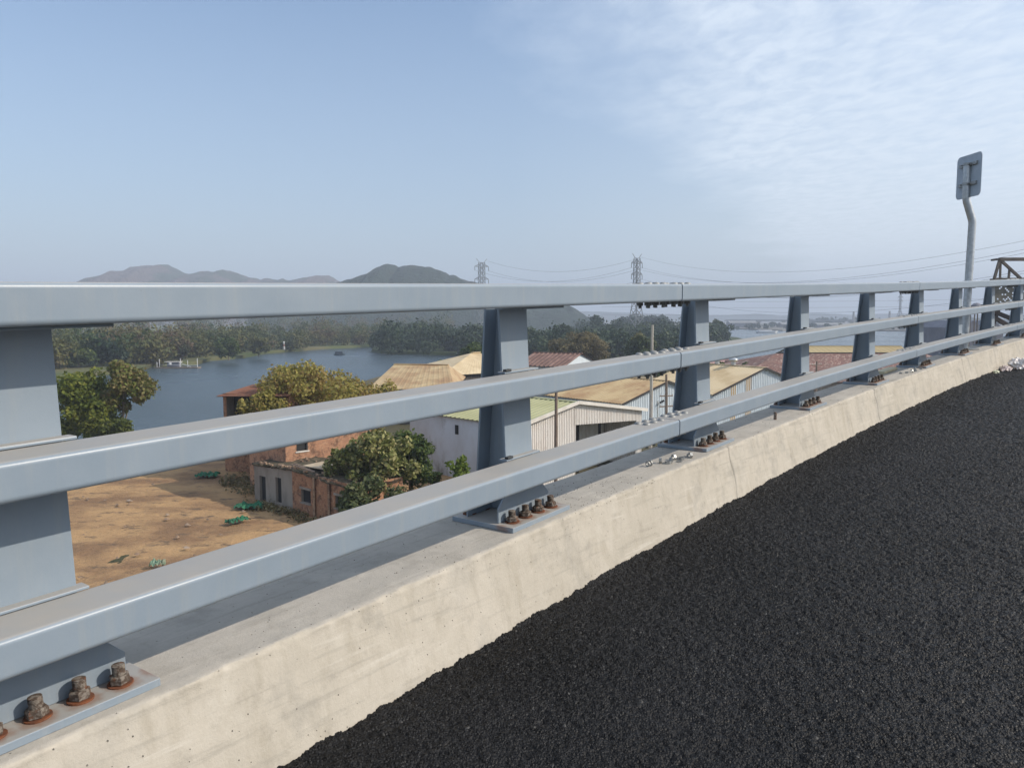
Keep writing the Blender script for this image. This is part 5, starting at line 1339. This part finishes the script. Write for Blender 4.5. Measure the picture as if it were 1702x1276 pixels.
# ------------------------------------------------------------------ far bridge, chimneys, steel truss, factory, tank
def far_bridge():
    a = at(1205, 533, 1500); b = at(1720, 533, 1250); a.z = b.z = 9.0; org = (a + b) / 2; org.z = 0
    t_ = empty('river_bridge', org, 'long low grey bridge crossing the river on the horizon', 'bridge')
    m = MB(); m.beam(a, b, 12, 2.0); m.build('deck', BRIDGE_C, t_, org)
    m = MB(); m.beam(a + Vector((0, -6, 1.6)), b + Vector((0, -6, 1.6)), .4, 1.0); m.build('parapet', BRIDGE_C, t_, org)
    n = 11
    for i in range(n):
        p = a.lerp(b, (i + .4) / n); m = MB(); m.box(p.x - 1.8, p.x + 1.8, p.y - 4, p.y + 4, -1.5, 8.0); m.box(p.x - 3.6, p.x + 3.6, p.y - 4.5, p.y + 4.5, 6.6, 8.0); m.build('pier', BRIDGE_C, t_, org)
far_bridge()
for u, vt, y, lb_ in ((1418, 518, 1350, 'thin chimney on the far shore left of the slender pylon'), (1478, 517, 1350, 'thin chimney on the far shore close beside the slender pylon')):
    b = at(u, 540, y); b.z = 0; h = at(u, vt, y).z; m = MB(); m.tube([b, b + Vector((0, 0, h * .6)), b + Vector((0, 0, h))], [2.4, 1.9, 1.6], 12); tag(m.build('chimney', BRIDGE_C, None, b), lb_, 'chimney')
def shore_shed(u0, u1, y, h, label, mtl=GREYB, pitch=3.0):
    a = at(u0, 545, y); b = at(u1, 545, y); m = MB(); d = 22; org = Vector(((a.x + b.x) / 2, y, 0)); t_ = empty('shore_building', org, label, 'building')
    m.box(a.x, b.x, y, y + d, -.5, h); m.build('wall', mtl, t_, org)
    m = MB(); xm = (a.x + b.x) / 2
    m.add([(a.x - 1, y - 1, h), (b.x + 1, y - 1, h), (b.x + 1, y + d + 1, h), (a.x - 1, y + d + 1, h), (a.x - 1, y + d / 2, h + pitch), (b.x + 1, y + d / 2, h + pitch)], [(0, 1, 5, 4), (2, 3, 4, 5), (1, 2, 5), (3, 0, 4), (3, 2, 1, 0)]); m.build('roof', BRIDGE_C, t_, org)
shore_shed(1214, 1258, 1120, 7, 'low grey shed on the far shore at the left end of the long bridge')
shore_shed(1300, 1345, 1180, 4.5, 'low building on the far shore under the long bridge', FARLAND)
shore_shed(1360, 1440, 1150, 4, 'long low dark building on the far shore below the left chimney')
shore_shed(1500, 1600, 1120, 6, 'wide grey works building on the far shore right of the slender pylon')
wood('far_shore_wood', [(((1200, 546.5), (1420, 547.5), (1420, 543), (1200, 543)), 40, 4, 9), (((1420, 547.5), (1760, 550), (1760, 543), (1420, 543)), 110, 6, 13), (((1320, 541), (1760, 541), (1760, 538.5), (1320, 538.5)), 120, 10, 18)], G_DARK, 'thin hazy line of trees along the far shore of the wide river', 61, per=60, leaf=1.7)
def factory():
    y = 170; a = at(1602, 545, y); b = at(1668, 545, y); org = Vector(((a.x + b.x) / 2, y, 0)); t_ = empty('factory_shed', org, 'grey-mauve gabled factory shed beyond the sign pole', 'building')
    m = MB(); h0 = at(1660, 545, y).z; h1 = at(1640, 533, y).z
    for x0, x1 in ((a.x, (a.x + b.x) / 2), ((a.x + b.x) / 2, b.x)):
        xm = x0 + (x1 - x0) * .45
        m.add([(x0, y, 0), (x1, y, 0), (x1, y, h0), (xm, y, h1), (x0, y, h0), (x0, y + 25, 0), (x1, y + 25, 0), (x1, y + 25, h0), (xm, y + 25, h1), (x0, y + 25, h0)],
              [(0, 1, 2, 3, 4), (9, 8, 7, 6, 5), (1, 6, 7, 2), (5, 0, 4, 9), (4, 3, 8, 9), (3, 2, 7, 8)])
    m.build('wall', GREYB, t_, org)
    m = MB(); m.box(a.x + 1, a.x + 4, y - .06, y - .01, 0, 5); m.build('gate', TRIM_D, t_, org)
    b_ = at(1623, 512, 150); t2 = empty('water_tank', (b_.x, 150, 0), 'small dark domed water tank peeping up beside the sign pole', 'tank')
    m = MB(); z0 = b_.z - .6; m.tube([(b_.x, 150, z0), (b_.x, 150, z0 + 1.1), (b_.x, 150, z0 + 1.45), (b_.x, 150, z0 + 1.62)], [.95, .95, .6, .12], 18); m.build('drum', GREYB, t2, (b_.x, 150, 0), smooth=True)
    m = MB()
    for sx in (-.7, .7):
        for sy in (-.7, .7): m.beam((b_.x + sx, 150 + sy, 0), (b_.x + sx, 150 + sy, z0), .16)
    m.beam((b_.x - .9, 150, z0 - .08), (b_.x + .9, 150, z0 - .08), 1.9, .16); m.build('stand', STEEL_BRIDGE, t2, (b_.x, 150, 0))
factory()
def truss():
    y = 60; X = lambda u: at(u, 500, y).x; Zv = lambda v: at(1680, v, y).z
    org = Vector((X(1680), y, 0)); t_ = empty('steel_truss', org, 'weathered brown steel truss gantry with perforated netting at the right edge', 'gantry')
    for k, yy in enumerate((y,)):
        m = MB(); x0 = X(1650); xe = X(1650) + 13
        m.beam((x0 + .35, yy, Zv(431)), (xe, yy, Zv(431)), .22, .26)                        # top chord
        m.beam((x0, yy, Zv(464)), (xe, yy, Zv(464)), .2, .2)                          # mid chord
        m.beam((x0, yy, Zv(466)), (x0 + .38, yy, Zv(431)), .17)                        # end post
        x = x0 + .42
        while x < xe - 1.6:
            m.beam((x, yy, Zv(432)), (x + 1.65, yy, Zv(463)), .18); m.beam((x + .05, yy, Zv(464)), (x + .03, yy, Zv(433)), .12); m.beam((x + .72, yy, Zv(464)), (x + .75, yy, Zv(445)), .13); x += 2.6
        m.build('truss_frame', STEEL_BRIDGE, t_, org)
    m = MB(); x = X(1650)
    for xx in (x + .3, x + 5, x + 10): m.beam((xx, y, Zv(431)), (xx, y + .9, Zv(431)), .14); m.beam((xx, y, Zv(464)), (xx, y + .9, Zv(464)), .14)
    m.build('cross_beam', STEEL_BRIDGE, t_, org)
    # perforated net panel: rows of small holes between slats
    m = MB(); rnd = random.Random(9); x0, x1, z0, z1 = X(1641), X(1641) + 12, Zv(508), Zv(467); st = .115
    nx, nz = int((x1 - x0) / st), int((z1 - z0) / st)
    for i in range(nx):
        for j in range(nz):
            if (i + j) % 2 == 0 or rnd.random() < .62:
                xx, zz = x0 + i * st, z0 + j * st
                m.add([(xx, y + .1, zz), (xx + st * 1.04, y + .1, zz), (xx + st * 1.04, y + .1, zz + st * 1.04), (xx, y + .1, zz + st * 1.04)], [(0, 1, 2, 3)])
    m.build('net_panel', mat('grey_brown_netting', (0.14, 0.13, 0.115), (0.20, 0.19, 0.16), 2, .9), t_, org)
    m = MB()
    for dz in (0, -1.15):
        m.beam((X(1636), y + .4, Zv(509) + dz * .2), (X(1702) + 2, y + .4, Zv(552) + dz), .22, .30)
    m.beam((X(1668), y + .4, Zv(508)), (X(1652), y + .4, Zv(560)), .2); m.build('brace', mat('dark_brown_steel', (0.07, 0.05, 0.045), (0.04, 0.035, 0.035), 1, .8), t_, org)
    for xx in (X(1672), X(1672) + 5.5, X(1672) + 10):
        m = MB(); m.beam((xx, y + 1.6, 0), (xx, y + 1.6, Zv(466)), .34); m.build('leg', mat('ochre_leg', (0.25, 0.20, 0.10), (0.15, 0.12, 0.07), 1, .8), t_, org)
truss()

# ------------------------------------------------------------------ boats, jetty, beacon
def boat(u, v, w, hull, label, kind, cabin=None):
    p = gnd(u, v, -1.2); L_ = w * p.y / 1278; t_ = empty('boat', p, label, 'boat'); m = MB(); b = L_ * .16; h = max(.5, L_ * .09)
    prof = [(-.5, .7), (-.42, 1), (0, 1.1), (.35, .85), (.5, .05), (.35, -.85), (0, -1.1), (-.42, -1), (-.5, -.7)]
    n = len(prof)
    vs = [(p.x + a * L_ * .92, p.y + c * b * .8, p.z - .2) for a, c in prof] + [(p.x + a * L_, p.y + c * b, p.z + h * (1 + .5 * max(0, a))) for a, c in prof]
    m.add(vs, [tuple(range(n)), tuple(reversed(range(n, 2 * n)))] + [((i + 1) % n, i, n + i, n + (i + 1) % n) for i in range(n)]); m.build('hull', hull, t_, p)
    if cabin:
        c0, c1, ch = cabin; m = MB(); m.box(p.x + c0 * L_, p.x + c1 * L_, p.y - b * .6, p.y + b * .6, p.z + h * .9, p.z + h + ch); m.box(p.x + c0 * L_ - .2, p.x + c1 * L_ + .2, p.y - b * .7, p.y + b * .7, p.z + h + ch, p.z + h + ch + .12); m.build('cabin', hull, t_, p)
boat(564, 590, 19, HULL_D, 'dark low boat alone in the middle of the river', 'a', (-.35, .3, .9))
boat(663, 583, 17, HULL_R, 'red-brown boat moored under the dark wooded point', 'b', (-.3, .1, .8))
boat(1275, 553.5, 36, HULL_W, 'long white boat on the wide river beside the third post', 'c', (-.4, .2, 1.2))
def jetty():
    p = gnd(292, 612, -1.2); t_ = empty('jetty_raft', p, 'floating plank jetty with white posts and little cabin on the left river', 'jetty'); k = p.y / 1278
    X = lambda u: (u - 851) * k * 1.0
    m = MB(); m.box(X(258), X(330), p.y - 1.0, p.y + 1.6, -1.3, -.75); m.build('deck', WOODP, t_, p)
    for u, h in ((266, 3.0), (301, 3.2), (313, 2.6), (329, 3.2), (262, 2.0)):
        m = MB(); m.tube([(X(u), p.y - .8, -1.2), (X(u), p.y - .8, -1.2 + h)], .09, 8); m.build('post', HULL_W, t_, p)
    m = MB(); m.box(X(277), X(297), p.y - .2, p.y + 1.4, -.75, .75); m.build('cabin', GREYB, t_, p)
    m = MB(); m.box(X(274), X(299), p.y - .7, p.y + 1.7, .75, .92); m.build('cabin_roof', TRIM_W, t_, p)
    m = MB(); m.beam((X(299), p.y - .5, .6), (X(318), p.y - .5, -.7), .12); m.beam((X(266), p.y - .9, .0), (X(329), p.y - .9, -.15), .07); m.build('railing', HULL_W, t_, p)
    m = MB(); m.tube([(X(283), p.y - .3, .0), (X(283), p.y - .3, .7)], .5, 12); m.build('barrel', HULL_W, t_, p)
jetty()
p = gnd(472, 581); t_ = empty('river_beacon', p, 'small white and red banded beacon on the left river bank', 'beacon')
m = MB()
for k_ in range(4): m.tube([(p.x, p.y, 0.8 * k_), (p.x, p.y, 0.8 * k_ + .799)], [.6 - .08 * k_, .53 - .08 * k_], 12, mi=int(k_ == 2))
m.build('tower', [FADED, HULL_R], t_, p); m = MB(); m.tube([(p.x, p.y, 3.2), (p.x, p.y, 3.6), (p.x, p.y, 3.8)], [.45, .45, .05], 12); m.build('lantern', HULL_W, t_, p)

# ------------------------------------------------------------------ haze
hm = bpy.data.materials.new('haze'); hm.use_nodes = True; t = hm.node_tree; t.nodes.clear()
out = t.nodes.new('ShaderNodeOutputMaterial'); vol = t.nodes.new('ShaderNodeVolumePrincipled')
vol.inputs['Color'].default_value = (0.76, 0.85, 1.0, 1); vol.inputs['Density'].default_value = 0.00042; vol.inputs['Anisotropy'].default_value = 0.0
t.links.new(vol.outputs[0], out.inputs['Volume'])
m = MB(); m.box(-5400, 5400, -5400, 5400, -2.6, 190); hz = m.build('haze', hm); tag(hz, 'pale blue haze over the river plain', 'haze', kind='stuff')
scene.cycles.volume_bounces = 0
scene.cycles.use_denoising = True
